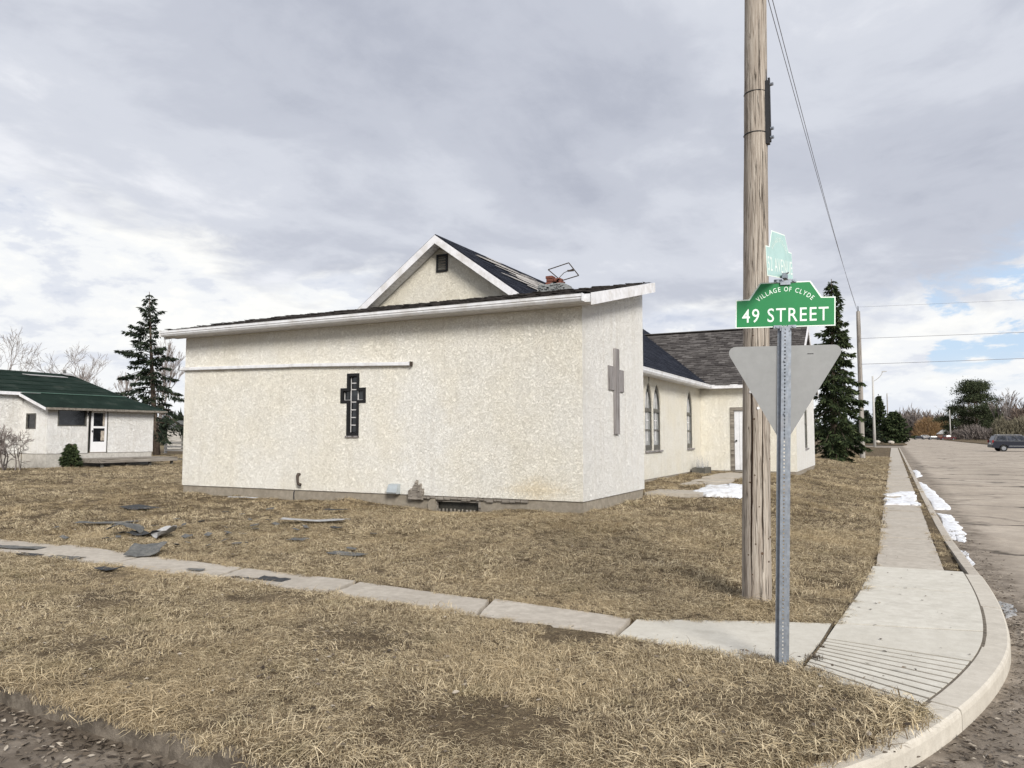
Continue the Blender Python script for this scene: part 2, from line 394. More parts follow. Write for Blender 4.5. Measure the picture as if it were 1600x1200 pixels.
m_ground = M_ground(); m_grass = M_grass()
m_stucco = M_stucco('cream_stucco', base=(0.875, 0.84, 0.745), white=(0.89, 0.875, 0.825), front=True)
m_stucco_side = M_stucco('pale_stucco', base=(0.88, 0.87, 0.835), white=(0.89, 0.885, 0.865))
m_stucco_nave = M_stucco('aged_stucco', base=(0.84, 0.80, 0.69), white=(0.86, 0.845, 0.79), scale=1.0)
m_stucco_gable = M_stucco('gable_stucco', base=(0.80, 0.755, 0.64), white=(0.82, 0.79, 0.71), scale=0.9)
m_stucco_far = M_stucco('grey_white_stucco', base=(0.80, 0.79, 0.765), white=(0.85, 0.85, 0.84), scale=0.45)
m_found = M_conc('foundation_concrete', (0.30, 0.265, 0.215), (0.38, 0.34, 0.28), (0.19, 0.165, 0.13), 0.01)
m_old = M_conc('old_concrete', (0.46, 0.415, 0.355), (0.54, 0.495, 0.43), (0.32, 0.285, 0.24))
m_new = M_conc('new_concrete', (0.57, 0.545, 0.48), (0.63, 0.605, 0.54), (0.47, 0.44, 0.38), 0.002, 0.5)
m_newkerb = M_conc('new_kerb_concrete', (0.55, 0.51, 0.44), (0.61, 0.57, 0.50), (0.42, 0.385, 0.33), 0.003, 0.5); m_kerbdirt = M_conc('dirty_kerb_concrete', (0.19, 0.16, 0.13), (0.27, 0.235, 0.19), (0.09, 0.075, 0.06), 0.01, 0.8)
m_road = M_road(); m_grime = M_simple('joint_grime', (.15, .13, .105), .95, .1, 0, .4, 20); m_dirt = M_simple('dark_dirt', (.045, .036, .027), .95, .1, 0, .4, 20)
m_white = M_simple('white_painted_metal', (0.70, 0.71, 0.735), 0.5, 0.35, 0, 0.08, 7, 0, (0.42, 0.39, 0.35), 0.5)
m_whitetrim = M_simple('white_trim', (0.72, 0.72, 0.745), 0.6, 0.3, 0, 0.08, 8, 0, (0.44, 0.41, 0.37), 0.5)
m_soffit = M_simple('grey_soffit', (0.55, 0.54, 0.54), 0.7, 0.2, 0, 0.12, 9)
m_galv = M_simple('galvanised_steel', (0.27, 0.30, 0.345), 0.5, 0.5, 0.6, 0.2, 30, 0, (0.30, 0.30, 0.31), 0.5)
m_alu = M_simple('bare_sign_back', (0.27, 0.275, 0.275), 0.55, 0.4, 0.1, 0.05, 14, 0, (0.27, 0.27, 0.275), 0.35)
m_green = M_simple('green_sign_sheeting', (0.012, 0.20, 0.060), 0.35, 0.5, 0, 0.05, 4)
m_green2 = M_simple('painted_glare_green_sheeting', (0.40, 0.60, 0.56), 0.28, 0.6, 0, 0.08, 6)  # green sheeting with the pale sky reflection painted into its base colour
m_letter = M_simple('white_lettering', (0.78, 0.86, 0.80), 0.4, 0.4, 0, 0.03, 9)
m_black = M_simple('black_plastic', (0.02, 0.02, 0.022), 0.5, 0.4, 0, 0.2, 12)
m_darkmetal = M_simple('rusty_dark_steel', (0.07, 0.055, 0.045), 0.7, 0.3, 0.4, 0.3, 20)
m_blackframe = M_simple('black_painted_frame', (0.011, 0.011, 0.012), 0.6, 0.3, 0, 0.2, 14)
m_darkframe = M_simple('dark_window_frame', (0.09, 0.088, 0.078), 0.6, 0.3, 0, 0.25, 14, 0, (0.2, 0.18, 0.15), 0.4)
m_greywood = M_wood('grey_painted_wood', (0.25, 0.235, 0.235), (0.34, 0.325, 0.32), (0.16, 0.145, 0.14), 0.8)
m_pole = M_wood('weathered_pole_wood', (0.34, 0.295, 0.25), (0.47, 0.425, 0.37), (0.17, 0.135, 0.11), 2.3)
m_pole_far = M_wood('far_pole_wood', (0.30, 0.275, 0.25), (0.38, 0.36, 0.33), (0.2, 0.175, 0.155), 0.6)
m_lamp = M_simple('lamp_post_concrete', (0.46, 0.45, 0.43), 0.7, 0.3, 0, 0.1, 5)
m_deckwood = M_wood('weathered_boards', (0.24, 0.215, 0.185), (0.36, 0.33, 0.29), (0.11, 0.095, 0.08), 0.8, 'x')
m_decking = M_wood('weathered_boards_long', (0.24, 0.215, 0.185), (0.36, 0.33, 0.29), (0.11, 0.095, 0.08), 0.8, 'y')
m_fence = M_wood('pale_fence_boards', (0.45, 0.43, 0.40), (0.60, 0.58, 0.54), (0.25, 0.23, 0.2), 0.8, 'x')
m_brick = M_simple('red_brick', (0.16, 0.062, 0.045), 0.9, 0.2, 0, 0.35, 14, 0.004)
m_mortar = M_simple('chimney_concrete', (0.24, 0.25, 0.25), 0.9, 0.2, 0, 0.3, 14, 0.01)
m_navy = M_shingle('navy_shingle', (0.010, 0.012, 0.020), (0.017, 0.020, 0.031), (0.028, 0.032, 0.045))
m_brownsh = M_shingle('brown_shingle', (0.045, 0.040, 0.039), (0.080, 0.073, 0.070), (0.145, 0.134, 0.128))
m_darksh = M_shingle('black_shingle', (0.030, 0.027, 0.026), (0.05, 0.045, 0.043), (0.09, 0.08, 0.074))
m_ply = M_wood('bare_roof_boards', (0.36, 0.34, 0.32), (0.50, 0.48, 0.455), (0.2, 0.18, 0.165), 0.8, 'y')
m_felt = M_simple('grey_shingle_scrap', (0.105, 0.107, 0.105), 0.9, 0.2, 0, 0.25, 25, 0.003, (0.22, 0.21, 0.19), 0.5)
m_felt_dark = M_simple('dark_felt', (0.05, 0.052, 0.055), 0.9, 0.2, 0, 0.3, 25, 0.003)
m_felt_light = M_simple('pale_scrap_underside', (0.33, 0.33, 0.33), 0.85, 0.2, 0, 0.2, 18)
m_snow = M_simple('old_snow', (0.78, 0.80, 0.84), 0.75, 0.3, 0, 0.10, 16, 0.02, (0.40, 0.36, 0.31), 0.75)
m_leaf = None
def M_leaf():
    n = NT('dead_leaf', 0.8, 0.2); i = n.island()
    c = n.ramp(i, [(0, (0.035, 0.026, 0.02)), (0.35, (0.085, 0.068, 0.052)), (0.8, (0.19, 0.155, 0.12)), (1, (0.44, 0.39, 0.32))])
    n.col(c); return n.m
m_leaf = M_leaf()
def M_green_roof():
    n = NT('green_mineral_roofing', 0.95, 0.1)
    a = n.noise(1.2, 6, 0.65); f = n.noise(18, 5, 0.7); x, y, z = n.xyz()
    c = n.ramp(a, [(0.35, (0.007, 0.014, 0.010)), (0.55, (0.012, 0.023, 0.017)), (0.7, (0.036, 0.045, 0.037))])
    c = n.mix(n.ramp(f, [(0.45, 0.0), (0.65, 0.5)]), c, (0.012, 0.03, 0.024))
    n.col(c).bump(f, 0.02, 1.0); return n.m
m_groof = M_green_roof()
def M_glass(name, c, rough=0.06, inner=None):
    n = NT(name, rough, 0.6); a = n.noise(3.5, 3, 0.5, 0.5)
    n.col(n.ramp(a, [(0.42, c), (0.62, inner or tuple(v*2.2 for v in c))])); return n.m
m_glass = M_glass('dark_window_glass', (0.010, 0.011, 0.013))
m_glass_curtain = M_glass('curtained_glass', (0.20, 0.21, 0.215), 0.15, (0.33, 0.34, 0.34))
m_block = M_glass('dark_glass_block', (0.006, 0.007, 0.009), 0.12, (0.035, 0.04, 0.045))
m_door = M_simple('peeling_white_door', (0.70, 0.71, 0.74), 0.6, 0.3, 0, 0.07, 6, 0.002, (0.32, 0.29, 0.26), 0.25)
m_stormdoor = M_simple('storm_door_white', (0.80, 0.80, 0.81), 0.4, 0.4, 0, 0.03, 6)
m_curtain = M_simple('door_curtain', (0.42, 0.37, 0.31), 0.9, 0.1, 0, 0.4, 7)
m_needle = None
def M_needle(name, c1, c2, c3):
    n = NT(name, 0.85, 0.15); i = n.island(); p = n.noise(1.1, 4, 0.6)
    c = n.ramp(i, [(0, c1), (0.5, c2), (1, c3)])
    c = n.mix(n.ramp(p, [(0.4, 0.35), (0.6, 0)]), c, c1)
    n.col(c); return n.m
m_needle = M_needle('spruce_needles', (0.014, 0.022, 0.010), (0.034, 0.050, 0.021), (0.085, 0.105, 0.045))
m_needle_dark = M_needle('dark_spruce_needles', (0.010, 0.015, 0.011), (0.022, 0.032, 0.020), (0.045, 0.058, 0.034))
m_needle_pine = M_needle('pine_needles', (0.028, 0.038, 0.022), (0.055, 0.070, 0.036), (0.10, 0.112, 0.058))
m_bark = M_simple('conifer_bark', (0.10, 0.078, 0.062), 0.95, 0.1, 0, 0.35, 9, 0.02)
m_pinebark = M_simple('pine_bark', (0.20, 0.14, 0.105), 0.95, 0.1, 0, 0.3, 3, 0.02)
m_bark_grey = M_simple('bare_bark', (0.20, 0.175, 0.165), 0.95, 0.1, 0, 0.3, 9)
m_twig_grey = M_needle('grey_twigs', (0.12, 0.10, 0.092), (0.18, 0.155, 0.142), (0.26, 0.23, 0.215))
m_twig_willow = M_needle('willow_twigs', (0.20, 0.125, 0.065), (0.29, 0.19, 0.10), (0.37, 0.26, 0.15))
m_twig_hedge = M_needle('hedge_twigs', (0.13, 0.115, 0.08), (0.19, 0.17, 0.12), (0.26, 0.24, 0.175))
m_farland = M_simple('far_fields', (0.19, 0.155, 0.095), 0.95, 0.1, 0, 0.3, 0.05)

# ================================================================== ground height
def H(x, y):
    up = sm((y-7.0)/5.2) * sm((-0.45-x)/3.2)
    h = 0.215*up
    h += 0.20*sm((y-13.5)/7)*sm((-0.6-x)/3.0)*(1-sm((-8-x)/7))
    if x < -15: h = h*(1-0.15*sm((-15-x)/10))
    h *= 1-0.75*sm((y-38)/30)
    if y > 5 and x < -0.5:
        h += 0.05*fbm(x, y, 0.55)*sm((y-7.2)/2) + 0.03*fbm(x+30, y, 1.7)*sm((y-7.2)/1.0)
    # banked earth against the addition
    if -15.6 < x < -4.2 and 9.5 < y < 12.6: h += 0.05*sm((y-10.6)/1.6)*(0.3+fbm(x, 2.0, 0.9)) - .125*math.exp(-((x+7.42)/.8)**2)*sm((y-11.3)/1.0)
    # tyre ruts in the lawn on the far left
    if x < -13 and 8 < y < 22:
        r = (y - 8.5 - 0.16*(-13-x)); h += -0.045*math.exp(-((r-2.2)/.28)**2)*sm((-13-x)/3) - 0.045*math.exp(-((r-4.0)/.3)**2)*sm((-13-x)/3)
    return h

# outer kerb line (top outer edge)
OUT = [(-60, 2.45), (-30, 2.75), (-16, 2.9), (-9, 2.98), (-5.24, 2.98), (-4.36, 2.95), (-3.0, 2.86), (-2.1, 2.88), (-1.35, 3.08), (-0.72, 3.48), (-0.15, 4.18), (0.20, 4.92), (0.50, 5.80), (0.72, 6.70), (0.81, 7.45), (0.86, 8.3), (0.88, 9.2), (0.87, 10.4), (0.83, 11.6), (0.79, 13.4), (0.77, 16.0)]
for y in list(range(19, 45, 3)) + [60, 80, 108]: OUT.append((0.76, float(y)))
def smooth_line(P, it=2):
    P = [Vector((p[0], p[1], 0)) for p in P]
    for _ in range(it):
        Q = [P[0]]
        for a, b in zip(P[:-1], P[1:]):
            if (b-a).length > 0.35 and (b-a).length < 1.6: Q += [a*.75+b*.25, a*.25+b*.75]
            else: Q += [b]
        Q.append(P[-1]); P = Q
    return P
_o = smooth_line(OUT, 2); OUTS = [_o[0]]
for p_ in _o[1:]:
    if (p_-OUTS[-1]).length > 0.07: OUTS.append(p_)
_pts = np.array([(p.x, p.y) for p in OUTS])
def out_dist(X, Y):
    """signed: >0 on the lawn side"""
    best = np.full(X.shape, 1e9); sgn = np.ones(X.shape)
    for a, b in zip(_pts[:-1], _pts[1:]):
        d = b-a; L2 = (d**2).sum()
        if L2 < 1e-9: continue
        t = np.clip(((X-a[0])*d[0]+(Y-a[1])*d[1])/L2, 0, 1)
        cx = a[0]+t*d[0]; cy = a[1]+t*d[1]; dd = np.hypot(X-cx, Y-cy)
        side = d[0]*(Y-a[1])-d[1]*(X-a[0])
        m = dd < best; best = np.where(m, dd, best); sgn = np.where(m, np.sign(side), sgn)
    return best*sgn

# sidewalk slabs along the avenue, back (B) and front (F) corner positions
AB = [(-16.3, 6.95), (-14.5, 6.92), (-12.6, 6.90), (-10.75, 7.02), (-8.9, 6.90), (-7.05, 6.80), (-5.25, 6.72), (-3.55, 6.60), (-2.06, 6.46)]
AF = [(-16.2, 6.15), (-14.4, 6.12), (-12.5, 6.10), (-10.6, 6.16), (-8.75, 6.20), (-6.85, 6.14), (-5.1, 6.06), (-3.35, 5.93), (-2.02, 5.76)]

def build_ground():
    def lin(a, b, s): return list(np.arange(a, b, s))
    xs = lin(-70, -34, 2.0) + lin(-34, -16, .4) + lin(-16, -7, .16) + lin(-7, 1.0, 0.07) + [1.0]
    ys = lin(1.8, 9, 0.07) + lin(9, 16, 0.12) + lin(16, 34, .3) + lin(34, 60, 1.0) + lin(60, 111, 3.0)
    xs = np.array(xs); ys = np.array(ys); nx, ny = len(xs), len(ys)
    XX, YY = np.meshgrid(xs, ys); D = out_dist(XX, YY)
    Z = np.zeros_like(XX)
    for j in range(ny):
        for i in range(nx): Z[j, i] = H(xs[i], ys[j])
    # worn edges: lower beneath slabs
    onwalk = (XX > -0.42) & (YY > 5.3) & (XX < 0.66)
    Z = np.where(onwalk, -0.03, Z)
    F2 = lambda x: np.interp(x, [p[0] for p in AF]+[-.62], [p[1] for p in AF]+[5.68]); B2 = lambda x: np.interp(x, [p[0] for p in AB]+[-.5], [p[1] for p in AB]+[7.06])
    av = (XX > -16) & (XX < -0.3) & (YY > F2(XX)+.03) & (YY < B2(XX)-.03)
    Z = np.where(av, -0.045, Z)
    tact = (XX > -0.62) & (YY > 5.75-(XX+.6)*.9) & (YY < 7.2)
    Z = np.where(tact, -0.04, Z)
    near = (YY < 6) & ~av & ~tact & ~onwalk
    Z = np.where(near & (D > .1), Z + 0.02*np.sin(XX*2.1)*np.cos(YY*3.3) + .012, Z)
    Z = np.where((D < 0.24) & (XX > -.2) & (YY > 4.6), -0.06, Z); Z = np.where(D < 0.09, -0.30, Z)
    V = np.stack([XX.ravel(), YY.ravel(), Z.ravel()], 1)
    idx = np.arange(nx*ny).reshape(ny, nx)
    F = np.stack([idx[:-1, :-1].ravel(), idx[:-1, 1:].ravel(), idx[1:, 1:].ravel(), idx[1:, :-1].ravel()], 1)
    o = np_mesh('ground', V, F, m_ground, smooth=True); tag(o, kind='structure')
build_ground()

# far land (one sheet to the horizon) and streets
b = MB(); b.quad((-3000, -400, -0.34), (3000, -400, -0.34), (3000, 4000, -0.34), (-3000, 4000, -0.34)); tag(b.build('far_fields', m_farland), kind='structure')
def sheet(name, x0, y0, x1, y1, z, m, dx=2.0, dy=4.0):
    xs = np.linspace(x0, x1, max(2, int((x1-x0)/dx))); ys = np.linspace(y0, y1, max(2, int((y1-y0)/dy)))
    XX, YY = np.meshgrid(xs, ys); idx = np.arange(XX.size).reshape(XX.shape)
    V = np.stack([XX.ravel(), YY.ravel(), np.full(XX.size, z)], 1)
    F = np.stack([idx[:-1, :-1].ravel(), idx[:-1, 1:].ravel(), idx[1:, 1:].ravel(), idx[1:, :-1].ravel()], 1)
    return tag(np_mesh(name, V, F, m), kind='structure')
sheet('street', -70, -12, 16.5, 111, -0.13, m_road, 5, 5)
sheet('cross_street', -70, 111, 60, 140, -0.126, m_road, 6, 6)
sheet('street_far', 1.5, 140, 15.5, 900, -0.13, m_road, 7, 20)
sheet('verge_right', 16.5, -12, 90, 111, -0.06, m_ground, 3, 4)
sheet('verge_right_far', 15.5, 140, 160, 420, -0.03, m_ground, 6, 6)
sheet('verge_left_far', -160, 140, 1.5, 420, -0.02, m_ground, 6, 6)

# kerb along the outer line, cast in sections
def kerb():
    root = empty('kerb'); tag(root, kind='structure')
    # resample by arclength, keep joints
    P = OUTS; segs = []; cur = [P[0]]; acc = 0
    for a, b in zip(P[:-1], P[1:]):
        acc += (b-a).length; cur.append(b)
        lim = 1.55 if (-7 < b.x and b.y < 40) else 12
        if acc > lim: segs.append(cur); cur = [b]; acc = 0
    if len(cur) > 1: segs.append(cur)
    def nrm(p):
        i = min(range(len(P)), key=lambda k: (P[k]-p).length); a = P[max(i-2, 0)]; c = P[min(i+2, len(P)-1)]
        d = (c-a).normalized(); return Vector((-d.y, d.x, 0))       # towards lawn
    for sgm in segs:
        mid = sgm[len(sgm)//2]
        corner = mid.x > -1.0 and mid.y < 10.6
        w = 0.17 if corner else 0.13
        prof = [(0.0, -0.22), (0.0, -0.035), (0.006, -0.012), (0.02, 0.0), (w, 0.004), (w, -0.2)]
        if not corner: prof = [(-.004, -0.22), (0.004, -0.035), (0.014, -0.012), (0.03, -0.004), (w, -.002), (w, -0.2)]
        vs = []; fs = []; m = len(prof); jz = random.uniform(-.006, .004)
        pts = [p.copy() for p in sgm]
        if (pts[0]-pts[1]).length > .05:
            pts[0] = pts[0] + (pts[1]-pts[0]).normalized()*0.006
            pts[-1] = pts[-1] + (pts[-2]-pts[-1]).normalized()*0.006
        for p, q in zip(pts, sgm):
            nn = nrm(q)
            for (u, z) in prof: vs.append((p.x+nn.x*u, p.y+nn.y*u, z+jz))
        for i in range(len(pts)-1):
            for k in range(m-1): fs.append((i*m+k, (i+1)*m+k, (i+1)*m+k+1, i*m+k+1))
        fs.append(tuple(range(m))); fs.append(tuple((len(pts)-1)*m+k for k in range(m-1, -1, -1)))
        MB().add(vs, fs).build('kerb_section', m_newkerb if corner else (m_kerbdirt if mid.x < -1 else m_old), root)
kerb()

def slab(parent, poly, z, m, th=0.09, tilt=(0, 0), name='slab', bevel=0.006, wob=0.0):
    cx = sum(p[0] for p in poly)/len(poly); cy = sum(p[1] for p in poly)/len(poly)
    mb = MB(); mb.prism([(x, y, z-th + tilt[0]*(x-cx)+tilt[1]*(y-cy)) for x, y in poly], (0, 0, th))
    return mb.build(name, m, parent, bevel=bevel)
def ragged(poly, amp=0.02, n=6):
    out = []
    for (a, b) in zip(poly, poly[1:]+poly[:1]):
        for k in range(n):
            t = k/n; out.append((a[0]*(1-t)+b[0]*t + (random.uniform(-amp, amp) if k else 0), a[1]*(1-t)+b[1]*t + (random.uniform(-amp, amp) if k else 0)))
    return out
side = empty('avenue_sidewalk'); tag(side, kind='structure')
for i in range(len(AB)-1):
    g = 0.015 + random.uniform(0, .02)
    B0, B1, F0, F1 = AB[i], AB[i+1], AF[i], AF[i+1]
    jo = random.uniform(-.03, .03)
    poly = [(F0[0]+g, F0[1]+jo), (F1[0]-g, F1[1]+jo), (B1[0]-g, B1[1]+jo), (B0[0]+g, B0[1]+jo)]
    slab(side, ragged(poly, 0.010), 0.004+random.uniform(-.004, .012), m_old, tilt=(random.uniform(-.008, .008), random.uniform(-.012, .012)))
# new corner concrete
slab(side, ragged([(-2.0, 5.76), (-0.66, 5.67), (-0.60, 5.95), (-0.54, 6.45), (-0.505, 7.07), (-1.1, 6.86), (-2.04, 6.46)], .004, 3), 0.006, m_new)
corner = empty('corner_sidewalk'); tag(corner, kind='structure')
INN = []
for i in range(2, len(OUTS)-2):
    d_ = (OUTS[i+2]-OUTS[i-2]).normalized(); q_ = OUTS[i]+Vector((-d_.y, d_.x, 0))*0.178
    if 3.6 < q_.y < 14 and q_.x > -1: INN.append((q_.x, q_.y))
INN.sort(key=lambda p: p[1])
def inner(y):   # inner kerb joint x at y
    return float(np.interp(y, [p[1] for p in INN], [p[0] for p in INN]))
def panel(y0l, y1l, y0r, y1r, left, n=8):
    """between joints; left edge x function, right edge inner(y)"""
    R_ = [(inner(y0r+(y1r-y0r)*k/n)-.006, y0r+(y1r-y0r)*k/n) for k in range(n+1)]
    L_ = [(left(y1l+(y0l-y1l)*k/n), y1l+(y0l-y1l)*k/n) for k in range(n+1)]
    return R_ + L_
lf = lambda y: float(np.interp(y, [5.6, 6.0, 6.5, 7.05, 8.4, 10.4], [-0.60, -0.57, -0.515, -0.475, -0.36, -0.26]))
mbd = MB(); mbd.prism([(lf(10.3), 10.3, -.03)] + [(inner(10.3-k*.34)+.02, 10.3-k*.34, -.03) for k in range(16)] + [ (lf(5.7), 5.7, -.03), (lf(7.1), 7.1, -.03)], (0, 0, .0302)); mbd.build('joint_dirt', m_grime, corner)
slab(corner, panel(9.0, 10.35, 9.05, 10.38, lf, 16), 0.006, m_new, bevel=0)
slab(corner, panel(7.10, 8.975, 7.345, 9.025, lf, 16), 0.006, m_new, bevel=0)
slab(corner, panel(6.54, 7.072, 6.36, 7.310, lf, 16), 0.006, m_new, bevel=0)
NST = 9
for k in range(NST+1):
    t0 = k/NST; t1 = (k+1)/NST
    yl0, yl1 = 6.52-0.80*t0, 6.52-0.80*t1 + .018
    yr0, yr1 = 6.335-1.13*t0, 6.335-1.13*t1 + .018
    if k == NST: yl1 -= .02; yr1 -= .02
    lx = lambda y: lf(y)
    slab(corner, [(lf(yl1), yl1), (inner(max(5.1, yr1))-.006, yr1), (inner(max(5.1, yr0))-.006, yr0), (lf(yl0), yl0)], 0.005, m_new, bevel=.005, name='tactile_strip')
# old slabs up the street
walk = empty('street_sidewalk'); tag(walk, kind='structure')
yy = 10.42; k = 0
while yy < 36:
    L_ = random.choice([1.45, 1.5, 1.55, 1.6])
    slab(walk, ragged([(-0.235, yy), (0.50, yy), (0.50, yy+L_-.025), (-0.235, yy+L_-.025)], .008), 0.0+random.uniform(-.01, .010), m_old, tilt=(random.uniform(-.01, .01), random.uniform(-.008, .008)))
    yy += L_
while yy < 108:
    slab(walk, [(-0.24, yy), (0.50, yy), (0.50, yy+5.95), (-0.24, yy+5.95)], 0.0, m_old, bevel=0); yy += 6
# front path to the church door, mostly under snow melt
path = empty('church_path'); tag(path, kind='structure')
def pathslab(x0, y0, x1, y1):
    z = max(H(x0, y0), H(x1, y1), H(x0, y1), H(x1, y0))+.012
    slab(path, ragged([(x0, y0), (x1, y0), (x1, y1), (x0, y1)], .02, 4), z, m_old)
for k in range(5): pathslab(-4.75, 18.6+k*1.25, -3.75, 19.82+k*1.25)
pathslab(-4.9, 16.2, -3.7, 17.3)

# ================================================================== the church
ch = empty('church', (-4.85, 12.4, 0.3)); tag(ch, 'cream stucco church with a long shed roofed front addition, gabled nave and side wing', 'church')
def CH(mb, name, m, parent=None, **k):
    """meshes are written in world coordinates; shift into the church's frame"""
    o = mb.build(name, m, parent or ch, **k)
    return o
def setorig(root):
    """children were modelled in world space: keep them there"""
    inv = root.matrix_world.inverted() if False else Matrix.LocRotScale(root.location, root.rotation_euler, root.scale).inverted()
    for c in root.children: c.matrix_parent_inverse = inv

YF = 12.40; XS = -4.85; XL = -14.87; YB = 16.04; ZS = 0.44   # front plane, side plane, left, back, stucco bottom
EV = 3.93
def wall_cells(mb, us, vs, hole, place, th):
    """grid wall with holes; place(u,v,d) -> world, d = depth inward"""
    nu, nv = len(us)-1, len(vs)-1
    solid = [[not hole((us[i]+us[i+1])/2, (vs[j]+vs[j+1])/2) for j in range(nv)] for i in range(nu)]
    for i in range(nu):
        for j in range(nv):
            if not solid[i][j]: continue
            u0, u1, v0, v1 = us[i], us[i+1], vs[j], vs[j+1]
            mb.quad(place(u0, v0, 0), place(u1, v0, 0), place(u1, v1, 0), place(u0, v1, 0))
            mb.quad(place(u0, v1, th), place(u1, v1, th), place(u1, v0, th), place(u0, v0, th))
            for (di, dj, a, b) in ((-1, 0, (u0, v0), (u0, v1)), (1, 0, (u1, v1), (u1, v0)), (0, -1, (u1, v0), (u0, v0)), (0, 1, (u0, v1), (u1, v1))):
                ii, jj = i+di, j+dj
                if 0 <= ii < nu and 0 <= jj < nv and solid[ii][jj]: continue
                mb.quad(place(a[0], a[1], 0), place(a[0], a[1], th), place(b[0], b[1], th), place(b[0], b[1], 0))
# --- front wall with the cross shaped window opening
CX0, CX1, CA0, CA1 = -10.045, -9.755, -10.21, -9.585
CZ0, CZ1, CZa, CZb = 1.60, 2.86, 2.27, 2.56
# stem width .29 ; arms
def cross_hole(u, v): return (CX0 < u < CX1 and CZ0 < v < CZ1) or (CA0 < u < CA1 and CZa < v < CZb)
mb = MB()
wall_cells(mb, [XL, CA0, CX0, CX1, CA1, -8.0, -6.0, XS], [ZS, CZ0, CZa, CZb, CZ1, EV], cross_hole, lambda u, v, d: (u, YF+d, v), 0.16)
CH(mb, 'front_wall', m_stucco, recalc=True)
# side wall (rakes up to the back)
zt = lambda y: 3.94 + (y-YF)*(4.76-3.94)/(YB-YF)
mb = MB(); mb.prism([(XS, YF+.163, ZS), (XS, YB, ZS), (XS, YB, zt(YB)), (XS, YF+.163, zt(YF+.16))], (-0.16, 0, 0)); CH(mb, 'side_wall', m_stucco_side)
mb = MB(); mb.prism([(XS+.004, YF+.002, ZS+.001), (XS+.004, YF+.162, ZS+.001), (XS+.004, YF+.162, EV+.02), (XS+.004, YF+.002, EV+.02)], (-.01, 0, 0)); CH(mb, 'corner_return', m_stucco_side)
mb = MB(); mb.prism([(XL, YF+.163, ZS), (XL, YB, ZS), (XL, YB, zt(YB)), (XL, YF+.163, zt(YF+.16))], (0.16, 0, 0)); CH(mb, 'side_wall', m_stucco_side)
mb = MB(); mb.box(XL+.16, YB-.15, ZS, XS-.163, YB, 4.74); CH(mb, 'rear_wall', m_stucco_side)
# foundation with the small basement opening
OX0, OX1 = -7.92, -6.90
mb = MB()
wall_cells(mb, [XL+.02, OX0, OX1, XS-.02], [-0.35, 0.05, 0.375, ZS-.003], lambda u, v: OX0 < u < OX1 and 0.05 < v < .375, lambda u, v, d: (u, YF+.025+d, v), 0.2)
CH(mb, 'foundation', m_found)
mb = MB(); mb.box(XS-.2, YF+.23, -.35, XS-.025, YB-.02, ZS-.003); CH(mb, 'foundation', m_found)
mb = MB(); mb.box(XL+.025, YF+.23, -.35, XL+.2, YB-.02, ZS-.003); CH(mb, 'foundation', m_found)
# broken render lip along the foundation, right part
mb = MB()
rr = random.Random(3)
xx = -8.35
while xx < -5.9:
    w = rr.uniform(.05, .16); h = rr.uniform(.015, .045)
    mb.box(xx, YF-.012-rr.uniform(0, .03), ZS-.02-h-rr.uniform(0, .012), xx+w*.9, YF+.03, ZS-.006-rr.uniform(0, .012)); xx += w
o = CH(mb, 'broken_sill', m_deckwood); o['kind'] = 'stuff'
# basement window
f = MB()
f.box(OX0, YF+.02, .05, OX0+.05, YF+.09, .375); f.box(OX1-.05, YF+.02, .05, OX1, YF+.09, .375); f.box(OX0+.05, YF+.02, .335, OX1-.05, YF+.09, .375)
bw = CH(f, 'basement_window', m_deckwood)
mb = MB(); mb.box(OX0+.05, YF+.13, .05, OX1-.05, YF+.135, .335); CH(mb, 'pane', M_simple('darkened_basement_glass', (0.05, 0.047, 0.04), .5, .3, 0, .3, 20), bw)  # pane colour darkened to put the shade of the opening into it
mb = MB()
for k in range(10):
    x0 = OX0+.08+k*.086; mb.box(x0, YF+.05, .05, x0+rr.uniform(.02, .045), YF+.062, .19+rr.uniform(0, .02))
o = CH(mb, 'broken_grille', m_deckwood, bw); o['kind'] = 'stuff'
mb = MB(); mb.prism([(-8.02, YF-.02, .02), (-7.88, YF-.02, .02), (-7.88, YF-.02, .40), (-7.95, YF-.02, .41), (-8.05, YF-.02, .3)], (0, .06, 0)); CH(mb, 'render_patch', m_found)
# --- cross window: frame, ledge, glass blocks
def cross_poly(ins, y):
    a, b_, c, d = CX0+ins, CX1-ins, CA0+ins, CA1-ins; z0, z1, za, zb = CZ0+ins, CZ1-ins, CZa+ins, CZb-ins
    return [(a, y, z0), (b_, y, z0), (b_, y, za), (d, y, za), (d, y, zb), (b_, y, zb), (b_, y, z1), (a, y, z1), (a, y, zb), (c, y, zb), (c, y, za), (a, y, za)]
o_, i_ = cross_poly(-.012, YF-.012), cross_poly(.05, YF-.012)
ob, ib = [(x, y+.10, z) for x, y, z in o_], [(x, y+.10, z) for x, y, z in i_]
mb = MB(); n = 12; mb.v = o_+i_+ob+ib
for k in range(n):
    j = (k+1) % n
    mb.f += [(k, j, n+j, n+k), (n+k, n+j, 3*n+j, 3*n+k), (k, 2*n+k, 2*n+j, j)]; mb.mi += [0, 0, 0]
cw = CH(mb, 'cross_window', m_blackframe)
yb_ = YF+.05
def block(x0, x1, z0, z1):
    m = MB(); m.box(x0, yb_, z0, x1, yb_+.06, z1); CH(m, 'glass_block', m_block, cw, bevel=.012)
bw_ = 0.19; bx0 = CX0+.05; 
zs_ = [CZ0+.05 + k*(CZa-CZ0-.04)/4 for k in range(5)]
for k in range(4): block(bx0+.008, CX1-.058, zs_[k]+.008, zs_[k+1]-.008)
block(bx0+.008, CX1-.058, CZa+.03, CZb-.03)
for k in range(2): block(bx0+.008, CX1-.058, CZb-.01+k*.125+.008, CZb-.01+(k+1)*.125-.008)
